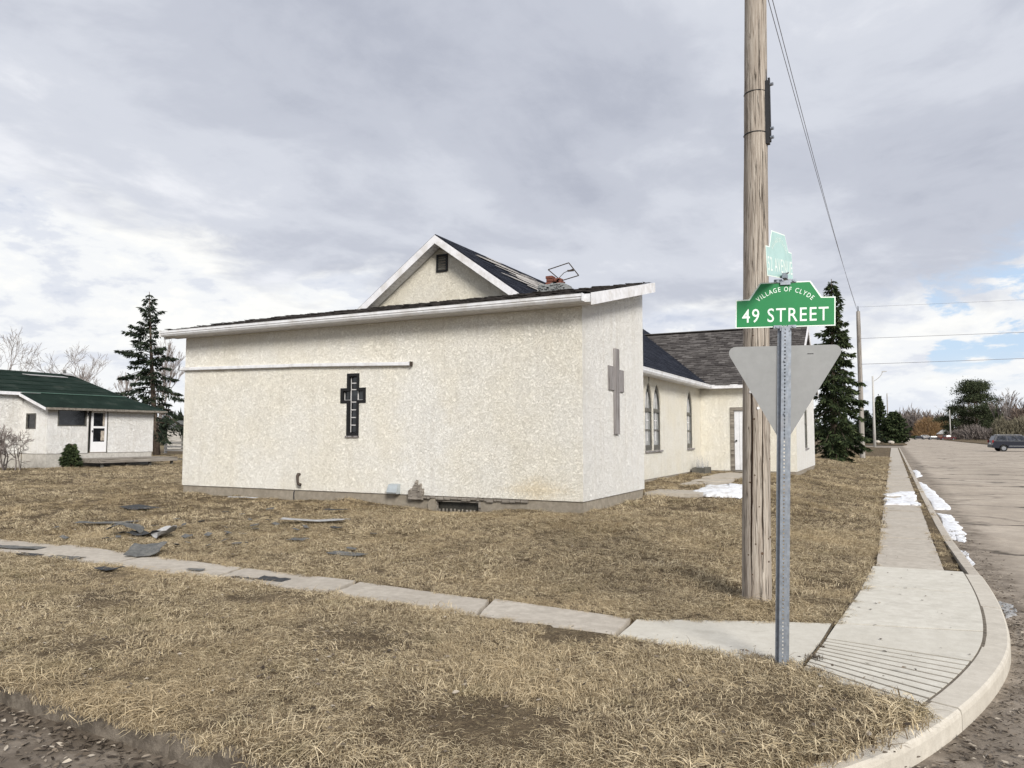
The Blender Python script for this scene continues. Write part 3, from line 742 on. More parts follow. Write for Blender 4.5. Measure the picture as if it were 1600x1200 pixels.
block(CA0+.058, CX0+.03, CZa+.058, CZb-.058); block(CX1-.03, CA1-.058, CZa+.058, CZb-.058)
mj = MB()
ym = yb_-.004
mj.box(bx0-.006, ym, CZ0+.06, bx0+.012, ym+.02, CZ1-.06)
for z in zs_[1:4] + [CZa+.012, CZb-.02, CZb+.113]: mj.box(bx0+.013, ym, z-.010, CX1-.06, ym+.02, z+.010)
mj.box(CX1-.062, ym, CZa+.03, CX1-.046, ym+.02, CZb-.03); mj.box(CA0+.05, ym, CZa+.045, bx0-.007, ym+.02, CZa+.06); mj.box(CX1-.045, ym, CZa+.045, CA1-.07, ym+.02, CZa+.06)
mj.box(CA0+.05, ym, CZa+.061, CA0+.062, ym+.02, CZb-.07)
CH(mj, 'mortar_joint', m_soffit, cw)
mj = MB(); mj.box(CX0-.03, YF-.035, CZ0-.045, CX1+.02, YF+.05, CZ0-.013); CH(mj, 'ledge', m_greywood, cw)
# --- white flashing strip on the front wall
for (x0, x1, z0, z1) in ((-14.98, -11.52, 3.155, 3.095), (-11.515, -8.46, 3.10, 3.005)):
    mb = MB(); mb.prism([(x0, YF-.075, z0-.035), (x1, YF-.075, z1-.035), (x1, YF-.075, z1+.035), (x0, YF-.075, z0+.035)], (0, .085, 0)); CH(mb, 'old_eavestrough', m_white, bevel=.008)
mb = MB(); mb.box(-8.458, YF-.078, 2.955, -8.435, YF+.01, 3.05); CH(mb, 'strip_end_cap', m_darkmetal)
# --- roof of the addition
RO, RX0, RX1 = YF-.33, XL-.30, XS+.30          # eave y, roof left/right x
zr = lambda y: 4.03 + (y-RO)*(4.87-4.03)/(15.75-RO)
mb = MB(); mb.prism([(RX0, RO, zr(RO)-.05), (RX0, 15.9, zr(15.9)-.05), (RX0, 15.9, zr(15.9)), (RX0, RO, zr(RO))], (RX1-RX0, 0, 0)); roof = CH(mb, 'shed_roof', m_darksh)
# fascia + soffit
mb = MB(); mb.box(RX0+.01, RO-.022, 3.885, RX1-.01, RO-.002, zr(RO)-.004); CH(mb, 'front_fascia', m_white)
mb = MB(); mb.box(RX0+.01, RO, 3.885, RX1-.01, YF-.003, 3.90); CH(mb, 'soffit', m_soffit)
# eavestrough profile
gp = [(-.022, .0), (-.022, -.125), (-.10, -.125), (-.13, -.085), (-.13, -.06), (-.145, -.05), (-.145, -.01), (-.15, .0), (-.135, .0), (-.13, -.01), (-.035, -.11), (-.035, 0)]
x0, x1 = RX0-.02, RX1-.12
mb = MB(); mb.prism([(x0, RO+a, zr(RO)-.01+c) for a, c in gp], (x1-x0, 0, 0)); CH(mb, 'eavestrough', m_white, smooth=False)
mb = MB(); mb.box(x0-.012, RO-.155, zr(RO)-.14, x0, RO-.02, zr(RO)-.006); CH(mb, 'eavestrough_end', m_white)
mb = MB(); mb.box(x1, RO-.155, zr(RO)-.14, x1+.012, RO-.02, zr(RO)-.006); CH(mb, 'eavestrough_end', m_white)
# rake boards (right and left)
for xr in (RX1, RX0-.03):
    mb = MB(); mb.prism([(xr, RO-.02, zr(RO)-.20), (xr, 15.92, zr(15.9)-.20), (xr, 15.92, zr(15.9)+.01), (xr, RO-.02, zr(RO)+.01)], (.03, 0, 0)); CH(mb, 'rake_board', m_whitetrim)
mb = MB(); mb.prism([(XS+.006, YF, zr(YF)-.16), (XS+.006, 15.9, zr(15.9)-.16), (RX1-.001, 15.9, zr(15.9)-.16), (RX1-.001, YF, zr(YF)-.16)], (0, 0, .012)); CH(mb, 'rake_soffit', m_soffit)
# shingles: curled tabs over the shed roof, thick ragged line at the eave
def shingles(name, m, parent, org, ux, uy, nx, ny, tw, th_, lift=.012, thick=.008, clipf=None, jitter=.3, rs=1, curl=0.0, miss=0.0):
    """org: lower-left; ux along course (unit), uy up-slope (unit); overlapping courses"""
    r_ = random.Random(rs); ux = Vector(ux); uy = Vector(uy); nz = ux.cross(uy).normalized(); org = Vector(org)
    if nz.z < 0: nz = -nz
    mb = MB()
    for j in range(ny):
        off = (j % 3)*tw*.37
        for i in range(-1, nx+1):
            if r_.random() < miss: continue
            u0 = i*tw+off+r_.uniform(0, .01); u1 = u0+tw*r_.uniform(.86, .99); v0 = j*th_+r_.uniform(-.012, .012)*jitter*3; v1 = v0+th_*1.25
            if clipf:
                lohi = clipf(v0+th_*.5)
                if lohi is None or u1 <= lohi[0] or u0 >= lohi[1]: continue
                u0 = max(u0, lohi[0]); u1 = min(u1, lohi[1])
            c = curl*r_.random()**3
            t = thick*r_.uniform(.6, 1.5)
            a = org+ux*u0+uy*v0+nz*(lift+t+c); b_ = org+ux*u1+uy*v0+nz*(lift+t+c*r_.random()); d = org+ux*u0+uy*v1+nz*lift*.4; e = org+ux*u1+uy*v1+nz*lift*.4
            mb.add([a, b_, e, d, a-nz*t, b_-nz*t], [(0, 1, 2, 3), (4, 5, 1, 0), (4, 0, 3), (5, 2, 1)])
    o = mb.build(name, m, parent, recalc=False); o['kind'] = 'stuff'; return o
sl = Vector((0, 15.9-RO, zr(15.9)-zr(RO))).normalized()
shingles('shingle_cover', m_darksh, ch, (RX0+.02, RO-.05, zr(RO)+.002), (1, 0, 0), sl, 50, 31, .215, .125, lift=.008, thick=.008, curl=.035, clipf=lambda v: (0.0, RX1-RX0-.03), rs=5, jitter=1)
# --- wall bits
mb = MB(); mb.prism([(-8.93, YF, .645), (-8.93, YF-.09, .63), (-8.93, YF-.15, .48), (-8.93, YF-.13, .45), (-8.93, YF, .45)], (.23, 0, 0)); CH(mb, 'vent_hood', M_simple('vent_hood_metal', (.42, .46, .48), .5, .4, .3, .1, 10))
mb = MB()
for k in range(7):
    x = -8.46+k*.045; h = rr.uniform(.1, .3) if k != 3 else .33
    mb.prism([(x, YF, .34), (x, YF-.07-rr.uniform(0, .04), .36), (x, YF-.06-rr.uniform(0, .04), .36+h), (x, YF, .40+h)], (rr.uniform(.035, .06), 0, 0))
CH(mb, 'rotten_wood_box', m_deckwood)
mb = MB(); mb.tube([(-11.29, YF-.0, .77), (-11.29, YF-.05, .77), (-11.29, YF-.07, .74), (-11.28, YF-.07, .62), (-11.26, YF-.07, .57), (-11.20, YF-.07, .555)], [.03, .035, .03, .026, .032, .034], 8); CH(mb, 'bent_pipe', m_darkmetal, smooth=True)
mb = MB(); mb.tube([(-11.42, YF-.005, .42), (-11.42, YF-.03, .38), (-11.41, YF-.03, .2)], .012, 6); CH(mb, 'tap_pipe', m_black)
# wooden cross on the side wall
mb = MB(); mb.box(XS+.001, 14.04, 1.62, XS+.05, 14.29, 3.30); CH(mb, 'wooden_cross', m_greywood, bevel=.004)
mb = MB(); mb.box(XS+.001, 13.72, 2.47, XS+.03, 14.037, 2.94); CH(mb, 'wooden_cross_arm', m_greywood, bevel=.003)
mb = MB(); mb.box(XS+.001, 14.293, 2.46, XS+.03, 14.62, 2.90); CH(mb, 'wooden_cross_arm', m_greywood, bevel=.003)

# --- nave: gable, roof
XR, ZR = -10.05, 6.60; XE, ZE = -5.35, 3.25; YG = 15.70; YN = 31.0; XNW = -5.65; XEL = 2*XR-XE
slp = (ZR-ZE)/(XR-XE)
# gable wall above the shed roof
mb = MB(); mb.prism([(XEL+.4, YB+.02, 4.2), (XE-.4, YB+.02, 4.2), (XE-.4, YB+.02, ZE+.16), (XR, YB+.02, ZR-.14), (XEL+.4, YB+.02, ZE+.16)][0:0] or [(XR-3.9, YB+.02, 3.9), (XR+3.9, YB+.02, 3.9), (XR, YB+.02, ZR-.16)], (0, .16, 0)); CH(mb, 'gable_wall', m_stucco_gable)
# vent
vt = MB(); vx0, vx1, vz0, vz1 = -10.215, -9.885, 5.72, 6.17
vt.box(vx0, YB-.015, vz0, vx0+.05, YB+.018, vz1); vt.box(vx1-.05, YB-.015, vz0, vx1, YB+.018, vz1); vt.box(vx0+.05, YB-.015, vz1-.06, vx1-.05, YB+.018, vz1); vt.box(vx0+.05, YB-.015, vz0, vx1-.05, YB+.018, vz0+.04)
vent = CH(vt, 'gable_vent', m_blackframe)
for k in range(5):
    m = MB(); z = vz0+.055+k*.068; m.prism([(vx0+.05, YB+.012, z+.045), (vx0+.05, YB-.012, z), (vx0+.05, YB-.010, z+.014), (vx0+.05, YB+.014, z+.055)], (vx1-vx0-.1, 0, 0)); CH(m, 'slat', m_darkframe, vent)
# valley helper: transept (ridge along x at z 5.45, slope ts)
YT = 25.08; TYE = YT-.28; TYR = 28.2; TZR = 5.45; TXG = -2.56     # eave y, ridge y, ridge z, gable overhang x
ts = (TZR-ZE)/(TYR-TYE)
nx_z = lambda z: XE + (z-ZE)/slp                                   # nave roof x at z (slp < 0)
# nave roof, east slope : full length front part to the valley, plus part behind
t_ = 0.09
mb = MB(); J = (nx_z(TZR), TYR, TZR)
mb.prism([(XE, YG, ZE), (XE, TYE, ZE), J, (nx_z(TZR), YN, TZR), (XR, YN, ZR), (XR, YG, ZR)], (0, 0, -t_)); CH(mb, 'nave_roof', m_navy)
mb = MB(); mb.prism([(XEL, YG, ZE), (XR-.001, YG, ZR), (XR-.001, YN, ZR), (XEL, YN, ZE)], (0, 0, -t_)); CH(mb, 'nave_roof', m_darksh)
# shingle courses on the east slope
su = Vector((XR-XE, 0, ZR-ZE)).normalized(); slopeL = math.hypot(XR-XE, ZR-ZE)
def clip_nave(v):
    z = ZE + v*su.z
    if z > ZR: return None
    ymax = TYE + (z-ZE)/ts if z < TZR else YN
    return (0.0, ymax-YG-.02)
shingles('nave_shingles', m_navy, ch, (XE+.03, YG, ZE-.02), (0, 1, 0), su, 46, int(slopeL/.145)+1, .34, .145, lift=.006, thick=.006, clipf=clip_nave, rs=8, curl=.004)
# torn strips of bare board near the ridge
rb = random.Random(9); STR = []
for k in range(26):
    c_ = rb.gauss(4.6, .5); l_ = rb.uniform(.8, 3.6); y_ = rb.uniform(16.3, 20.5); w_ = rb.uniform(.05, .26); STR.append((y_, y_+l_, c_-w_/2, c_+w_/2))
for (y0, y1, v0, v1) in STR:
    base = Vector((XE, 0, ZE)); nzv = Vector((-su.z, 0, su.x)); nzv = nzv if nzv.z > 0 else -nzv
    nseg = 14; lo = []; hi = []
    for k in range(nseg+1):
        y = y0+(y1-y0)*k/nseg; e = math.sin(math.pi*k/nseg)**.5 if 0 < k < nseg else 0.02
        mid_ = (v0+v1)/2; hw = (v1-v0)/2*e*rr.uniform(.6, 1.15)
        lo.append(base+su*(mid_-hw)+Vector((0, y, 0))+nzv*(.03+.0007*STR.index((y0, y1, v0, v1)))); hi.append(base+su*(mid_+hw)+Vector((0, y, 0))+nzv*(.03+.0007*STR.index((y0, y1, v0, v1))))
    mb = MB(); mb.prism(lo+hi[::-1], nzv*.006); CH(mb, 'bare_board_patch', m_ply)
# shingles on the ridge end, ragged
# rake boards and soffit of the nave gable
for sx in (1, -1):
    xe = XR + sx*(XE-XR)
    a = Vector((XR, YG-.015, ZR-.02)); b_ = Vector((xe, YG-.015, ZE-.02)); d = (b_-a).normalized(); nn = Vector((d.z*sx, 0, -d.x*sx)); nn = nn if nn.z < 0 else -nn
    mb = MB(); mb.prism([a, b_, b_+nn*.17, a+Vector((0, 0, -.17/abs(d.x)))], (0, .03, 0)); CH(mb, 'gable_rake_board', m_whitetrim)
    # soffit: ribbed panels
    L_ = (b_-a).length; k = 0
    m = MB()
    while k*.11 < L_-.3:
        p = a+d*(k*.11+.12)+nn*.165; q = a+d*(k*.11+.222)+nn*.165
        m.add([p+Vector((0, .03, 0)), q+Vector((0, .03, 0)), q+Vector((0, .335, 0)), p+Vector((0, .335, 0)), p+Vector((0, .03, 0))-nn*.01, q+Vector((0, .03, 0))-nn*.01, q+Vector((0, .335, 0))-nn*.01, p+Vector((0, .335, 0))-nn*.01], [(0, 3, 2, 1), (4, 5, 6, 7), (0, 1, 5, 4), (1, 2, 6, 5), (2, 3, 7, 6), (3, 0, 4, 7)]); k += 1
    CH(m, 'gable_soffit', m_whitetrim)
# nave side wall with arched windows
WINS = [(18.80, 19.50), (19.56, 20.30), (23.20, 23.98)]
WZ0, WZS, WZT = 1.20, 2.30, 2.98        # sill, spring line, apex
NB = 0.47
us = [YB+.16, 18.80, 19.50, 19.56, 20.30, 23.20, 23.98, YT]
mb = MB()
def nhole(u, v): return WZ0 < v < WZT and any(a < u < b for a, b in WINS)
wall_cells(mb, us, [NB, WZ0, WZT, 3.36], nhole, lambda u, v, d: (XNW-d, u, v), 0.16)
def arch_x(t, w):   # half width at height fraction t of a lancet
    return (w/2)*(1-t**2.1)**.8 if t < 1 else 0
for (a, b_) in WINS:
    c = (a+b_)/2; w = b_-a; NS = 8
    for sgn in (-1, 1):
        edge = a if sgn < 0 else b_
        poly = [(XNW, edge, WZS), (XNW, edge, WZT)]+[(XNW, c+sgn*arch_x(1-k/NS, w), WZT-(WZT-WZS)*k/NS) for k in range(NS)]
        mb.prism(poly, (-.16, 0, 0))
CH(mb, 'nave_wall', m_stucco_nave)
def lancet(a, b_):
    c = (a+b_)/2; w = b_-a; NS = 10
    def outline(ins, x):
        pts = [(x, c-(w/2-ins), WZ0+ins), (x, c+(w/2-ins), WZ0+ins)]
        for k in range(NS+1):
            t = k/NS; pts.append((x, c+max(.002, arch_x(t, w)-ins*(1+.3*t)), WZS+(WZT-WZS-ins*1.8)*t))
        for k in range(NS, -1, -1):
            t = k/NS; pts.append((x, c-max(.002, arch_x(t, w)-ins*(1+.3*t)), WZS+(WZT-WZS-ins*1.8)*t))
        return pts
    O, I = outline(0, XNW-.03), outline(.06, XNW-.03); m = MB(); n = len(O); m.v = [tuple(p) for p in O+I]+[(p[0]-.06, p[1], p[2]) for p in O+I]
    for k in range(n):
        j = (k+1) % n; m.f += [(k, j, n+j, n+k), (n+k, n+j, 3*n+j, 3*n+k), (2*n+k, k, j, 2*n+j)]; m.mi += [0]*3
    # transom bars
    m.box(XNW-.08, a+.055, WZS-.09, XNW-.02, b_-.055, WZS); m.box(XNW-.08, a+.055, 1.72, XNW-.03, b_-.055, 1.755); m.box(XNW-.075, a+.055, WZ0+.055, XNW-.035, b_-.055, WZ0+.14)
    w_ = CH(m, 'arched_window', m_darkframe)
    for (z0, z1) in ((WZ0+.14, 1.72), (1.755, WZS-.09)):
        p = MB(); p.box(XNW-.07, a+.06, z0, XNW-.062, b_-.06, z1); CH(p, 'pane', m_glass_curtain, w_)
    p = MB(); p.prism([(x-.04, y, z) for x, y, z in outline(.058, XNW-.026) if z > WZS-.001], (-.006, 0, 0)); CH(p, 'pane', m_glass_curtain, w_)
    mt = MB(); mt.box(XNW-.058, c-.012, 1.76, XNW-.05, c+.012, WZS-.09); mt.box(XNW-.057, c-.11, 1.98, XNW-.051, c+.11, 2.0)
    mt.box(XNW-.058, c-.10, WZS+.02, XNW-.05, c-.085, WZS+.42); mt.box(XNW-.058, c+.085, WZS+.02, XNW-.05, c+.10, WZS+.42); mt.box(XNW-.058, c-.01, WZ0+.25, XNW-.05, c+.01, 1.70)
    CH(mt, 'glazing_bar', m_whitetrim, w_)
    s_ = MB(); s_.box(XNW-.02, a-.03, WZ0-.045, XNW+.05, b_+.03, WZ0-.002); CH(s_, 'sill', m_greywood, w_)
for a, b_ in WINS: lancet(a, b_)
mb = MB(); mb.tube([(XNW+.01, 19.15, 3.32), (XNW+.01, 19.16, 3.0)], .008, 4); CH(mb, 'cable', m_black)
mb = MB(); mb.box(XNW-.2, YB+.16, -.2, XNW-.02, YT-.01, NB-.003); CH(mb, 'foundation', m_found)
# eavestrough + fascia of nave
mb = MB(); mb.prism([(XE+a*-1-.0, YG+.02, ZE-.02+c) for a, c in [(-.0, .0), (-.0, -.13), (-.08, -.13), (-.115, -.08), (-.115, -.05), (-.13, 0.0)]], (0, TYE-YG-.03, 0)); CH(mb, 'eavestrough', m_white)
mb = MB(); mb.box(XNW+.004, YG+.1, ZE-.13, XE-.002, TYE-.0, ZE-.115); CH(mb, 'soffit', m_white)
# --- transept (side wing)
XT = -2.70; YTB = 31.3; TB = 0.46
DX0, DX1, DZ1 = -4.70, -3.66, 2.50
mb = MB(); wall_cells(mb, [XNW+.002, DX0, DX1, XT], [TB, DZ1, 3.36], lambda u, v: DX0 < u < DX1 and v < DZ1, lambda u, v, d: (u, YT+d, v), .16); CH(mb, 'wing_front_wall', m_stucco_nave)
WY0, WY1 = 27.75, 28.75
mb = MB(); wall_cells(mb, [YT+.163, WY0, WY1, YTB], [TB, 1.15, 2.95, 3.34], lambda u, v: WY0 < u < WY1 and 1.15 < v < 2.95, lambda u, v, d: (XT-d, u, v), .16); CH(mb, 'wing_gable_wall', m_stucco_side)
mb = MB(); mb.prism([(XT, YT+.163, 3.343), (XT, YTB, 3.343), (XT, TYR, TZR-.13)], (-.16, 0, 0)); CH(mb, 'wing_gable', m_stucco_side)
mb = MB(); mb.box(XT-5, YTB-.16, TB, XT-.163, YTB, 3.3); CH(mb, 'wing_rear_wall', m_stucco_side)
mb = MB(); mb.box(XNW+.05, YT+.02, -.1, XT-.2, YT+.2, TB-.003); mb.box(XT-.19, YT+.02, -.1, XT-.02, YTB-.05, TB-.003); CH(mb, 'foundation', m_found)
m = MB(); m.box(XT-.08, WY0, 1.15, XT-.02, WY0+.1, 2.95); m.box(XT-.08, WY1-.1, 1.15, XT-.02, WY1, 2.95); m.box(XT-.08, WY0+.1, 2.85, XT-.02, WY1-.1, 2.95); m.box(XT-.08, WY0+.1, 1.15, XT-.02, WY1-.1, 1.25); m.box(XT-.08, WY0+.1, 2.0, XT-.03, WY1-.1, 2.06)
w_ = CH(m, 'wing_window', m_darkframe)
for z0, z1 in ((1.25, 2.0), (2.06, 2.85)): p = MB(); p.box(XT-.07, WY0+.1, z0, XT-.062, WY1-.1, z1); CH(p, 'pane', m_glass_curtain, w_)
s_ = MB(); s_.box(XT-.02, WY0-.03, 1.10, XT+.04, WY1+.03, 1.148); CH(s_, 'sill', m_greywood, w_)
# door
m = MB(); m.box(DX0, YT-.02, TB, DX0+.12, YT+.10, DZ1); m.box(DX1-.12, YT-.02, TB, DX1, YT+.10, DZ1); m.box(DX0+.12, YT-.02, DZ1-.10, DX1-.12, YT+.10, DZ1)
dr = CH(m, 'door_frame', m_deckwood)
m = MB()
for k in range(5):
    x0 = DX0+.125+k*.158; m.box(x0, YT+.03, TB+.02, x0+.152, YT+.07, DZ1-.105)
d_ = CH(m, 'door', m_door, bevel=.004)
m = MB(); m.tube([(DX0+.19, YT+.03, 1.42), (DX0+.19, YT-.02, 1.42)], [.02, .032], 8); CH(m, 'door_handle', m_black, d_)
m = MB(); m.box(DX0-.05, YT-.12, TB-.10, DX1+.05, YT+.02, TB+.005); CH(m, 'door_step', m_deckwood)
# transept roof: front slope (shingled), back slope
yv = lambda z: TYE+(z-ZE)/ts
mb = MB(); mb.prism([(XE, TYE, ZE), (TXG, TYE, ZE), (TXG, TYR, TZR), J], (0, 0, -.09)); CH(mb, 'wing_roof', m_brownsh)
mb = MB(); mb.prism([(TXG, TYR+.001, TZR), (TXG, 2*TYR-TYE, ZE), (-8.3, 2*TYR-TYE, ZE), (J[0], TYR+.001, TZR)], (0, 0, -.09)); CH(mb, 'wing_roof', m_brownsh)
sv = Vector((0, TYR-TYE, TZR-ZE)).normalized(); SL2 = math.hypot(TYR-TYE, TZR-ZE)
def clip_tr(v):
    z = ZE+v*sv.z
    if z > TZR+.01: return None
    return (nx_z(min(z, TZR))-J[0]+.03, TXG-J[0])
shingles('wing_shingles', m_brownsh, ch, (J[0], TYE-.03, ZE-.015), (1, 0, 0), sv, 26, int(SL2/.145), .24, .145, lift=.008, thick=.012, clipf=clip_tr, rs=11, curl=.01, jitter=1)
mb = MB(); mb.beam((J[0], TYR, TZR+.01), (TXG, TYR, TZR+.01), .26, .03); CH(mb, 'ridge_cap', m_brownsh)
mb = MB(); mb.box(XE+.13, TYE-.02, ZE-.14, TXG, TYE-.002, ZE-.02); CH(mb, 'wing_fascia', m_whitetrim)
mb = MB(); mb.box(XNW+.3, TYE, ZE-.14, TXG-.01, YT-.003, ZE-.125); CH(mb, 'wing_soffit', m_whitetrim)
for sy, yb2 in ((1, TYE), (-1, 2*TYR-TYE)):
    a = Vector((TXG, TYR, TZR-.0)); b_ = Vector((TXG, yb2, ZE-.0))
    mb = MB(); mb.prism([a, b_, b_-Vector((0, 0, .2)), a-Vector((0, 0, .2))], (.03, 0, 0)); CH(mb, 'wing_rake_board', m_whitetrim)
# --- chimney
mb = MB(); mb.box(-7.72, 16.75, 4.6, -7.02, 17.30, 5.30); chim = CH(mb, 'chimney', m_mortar, bevel=.02)
mb = MB()
for k in range(26):
    x = rr.uniform(-7.72, -7.05); z = 5.14+rr.uniform(-.05, .13); mb.box(x, 16.72, z, x+rr.uniform(.04, .1), 16.76, z+rr.uniform(.03, .06))
o = CH(mb, 'mortar_crust', m_mortar, chim); o['kind'] = 'stuff'
for j in range(3):
    for i in range(2):
        z = 5.305+j*.075; x = -7.55+i*.19+(j % 2)*.02
        if j == 2 and i == 1: continue
        m = MB(); m.box(x, 16.85, z, x+.18, 16.95, z+.068); CH(m, 'brick', m_brick, chim, bevel=.005)
        m = MB(); m.box(x, 16.96, z, x+.18, 17.06, z+.068); CH(m, 'brick', m_brick, chim, bevel=.005)
for (x, z, a) in ((-7.17, 5.33, .5), (-7.28, 5.32, -.4)):
    m = MB(); m.box(-.09, -.05, 0, .09, .05, .065, Matrix.Translation((x, 16.9, z)) @ Matrix.Rotation(a, 4, 'Y')); CH(m, 'brick', m_brick, chim)
setorig(ch)
def fix_grand(root):
    pass
# bent metal frame resting on the chimney
fr = empty('metal_frame', (-7.2, 16.9, 5.36)); tag(fr, 'bent square frame of thin metal rod leaning on the brick chimney', 'metal frame')
P4 = [Vector(p) for p in ((-0.30, 0.0, 0.33), (0.21, 0.1, 0.47), (0.47, 0.1, 0.13), (0.05, 0.0, 0.02))]
for a, b_ in zip(P4, P4[1:]+P4[:1]): m = MB(); m.tube([a, b_], .013, 6); m.build('rod', m_darkmetal, fr)
m = MB(); m.tube([(-.08, 0, .03), (.1, .05, .22), (.22, .05, .26), (.36, .05, .30)], .009, 5); m.build('clamp_arm', m_darkmetal, fr)
m = MB(); m.box(.2, .02, .24, .36, .07, .275); m.build('clamp', m_darkmetal, fr)

# small planter box by the nave corner with dry weeds
pl = empty('planter_box', (-5.38, 23.9, 0.40)); tag(pl, 'low dark box of pale dry weeds at the inner corner of the church wall', 'planter')
for k, (x0, y0, x1, y1) in enumerate(((-.2, -.45, -.15, .45), (.15, -.45, .2, .45), (-.15, -.45, .15, -.40), (-.15, .40, .15, .45))):
    m = MB(); m.box(x0, y0, 0, x1, y1, .20); m.build('side_board', m_darkframe, pl)
m = MB(); m.box(-.15, -.4, 0, .15, .4, .15); m.build('soil', m_ground, pl)
m = MB()
for k in range(60):
    x, y = rr.uniform(-.13, .13), rr.uniform(-.38, .38); m.tube([(x, y, .14), (x+rr.uniform(-.08, .08), y+rr.uniform(-.1, .1), .25+rr.random()*.35)], [.005, .002], 3, False)
o = m.build('weeds', m_felt_light, pl); o['kind'] = 'stuff'

# ================================================================== street sign
def text_mesh(chars_xf, name, m, parent, thick=.002, off=.004, spc=1.14):
    """chars_xf: list of (string, height, Matrix, xscale); joined into one raised lettering part"""
    mb = MB()
    for s_, h, Mx, xs in chars_xf:
        cu = bpy.data.curves.new('tmp_text', 'FONT'); cu.body = s_; cu.size = 1.0; cu.align_x = 'CENTER'; cu.extrude = 0.0
        cu.resolution_u = 3; cu.offset = off; cu.space_character = spc
        to = bpy.data.objects.new('tmp_text', cu); COL.objects.link(to)
        dg = bpy.context.evaluated_depsgraph_get(); me = bpy.data.meshes.new_from_object(to.evaluated_get(dg))
        k = h/0.72
        vs = [Mx @ Vector((v.co.x*k*xs, v.co.y*k, 0)) for v in me.vertices]; nrm_ = (Mx.to_3x3() @ Vector((0, 0, 1))).normalized()*thick
        mb.add([v+nrm_ for v in vs], [tuple(p.vertices) for p in me.polygons])
        bpy.data.objects.remove(to); bpy.data.meshes.remove(me); bpy.data.curves.remove(cu)
    return mb.build(name, m, parent, recalc=False)

sg = empty('street_sign', (-0.73, 5.60, 0.0)); tag(sg, 'perforated galvanised post carrying two green street name plates and a yield triangle seen from behind', 'street sign')
LEAN = 0.030
def PL(x, y, z): return Vector((x+LEAN*z, y, z))
A14 = R(14)
ux = Vector((math.cos(A14), math.sin(A14), 0)); uy = Vector((-math.sin(A14), math.cos(A14), 0))   # uy points away from camera
def sgn_pt(u, v, d=0.0): return ux*u + uy*d + Vector((LEAN*v, 0, v))
# U channel post, holes are real recesses: flange / web strips with gaps
def post_poly(mb, pts, z0, z1):
    mb.prism([sgn_pt(u, z0, d) for u, d in pts], sgn_pt(0, z1)-sgn_pt(0, z0))
m = MB()
w_half = 0.046
for s_ in (-1, 1):
    post_poly(m, [(s_*w_half, .012), (s_*w_half, .016), (s_*.028, .016), (s_*.024, -.022), (s_*.010, -.022), (s_*.010, -.018), (s_*.021, -.018), (s_*.024, .012)], -.3, 2.36)
m.build('post_flanges', m_galv, sg)
m = MB(); zc_ = -.1
while zc_ < 2.34:
    a = zc_+.0055+.004; b_ = zc_+.0254-.0055+.004
    m.prism([sgn_pt(-.0105, a, -.022), sgn_pt(.0105, a, -.022), sgn_pt(.0105, b_, -.022), sgn_pt(-.0105, b_, -.022)], uy*.004)
    for s_ in (-1, 1): m.prism([sgn_pt(s_*.0105, b_, -.022), sgn_pt(s_*.0045, b_, -.022), sgn_pt(s_*.0045, b_+.0115, -.022), sgn_pt(s_*.0105, b_+.0115, -.022)], uy*.004)
    zc_ += .0254
o = m.build('perforated_web', m_galv, sg); o['kind'] = 'stuff'
# yield sign, seen from the back
def tri_outline(W_, top, r_):
    hgt = W_*math.sqrt(3)/2; C_ = [(-W_/2, top), (W_/2, top), (0, top-hgt)]; out = []
    cx = 0; cy = top-hgt/3
    for i, (x, z) in enumerate(C_):
        p0 = Vector(C_[i-1]); p1 = Vector(C_[i]); p2 = Vector(C_[(i+1) % 3])
        d0 = (p0-p1).normalized(); d2 = (p2-p1).normalized(); bis = (d0+d2).normalized(); cc = p1+bis*(r_/math.sin(R(30)))
        a0 = p1+d0*(r_/math.tan(R(30))); a2 = p1+d2*(r_/math.tan(R(30)))
        v0 = a0-cc; v2 = a2-cc; th = v0.angle(v2)
        for k in range(7):
            t = k/6; q = (v0*math.sin((1-t)*th)+v2*math.sin(t*th))/math.sin(th); out.append(cc+q)
    return out
T = tri_outline(0.82, 2.232, 0.045)
m = MB(); m.prism([sgn_pt(p.x-.0, p.y, .019) for p in T], uy*.003); ys = m.build('yield_plate', m_alu, sg)
m = MB(); m.prism([sgn_pt(p.x*.985, 1.99+(p.y-1.99)*.985, .0222) for p in T], uy*.0012); m.build('yield_face', M_simple('white_red_face', (.75, .74, .74), .4), sg)
for zz in (2.12, 1.75):
    m = MB(); m.tube([sgn_pt(0, zz, -.034), sgn_pt(0, zz, .02)], .007, 6); m.build('bolt', m_galv, sg)
m = MB(); m.box(-.02, 0, 0, .02, .002, .004, Matrix.Translation(sgn_pt(.175, 2.17, .0165)) @ Matrix.Rotation(A14, 4, 'Z')); m.build('scratch', m_black, sg)
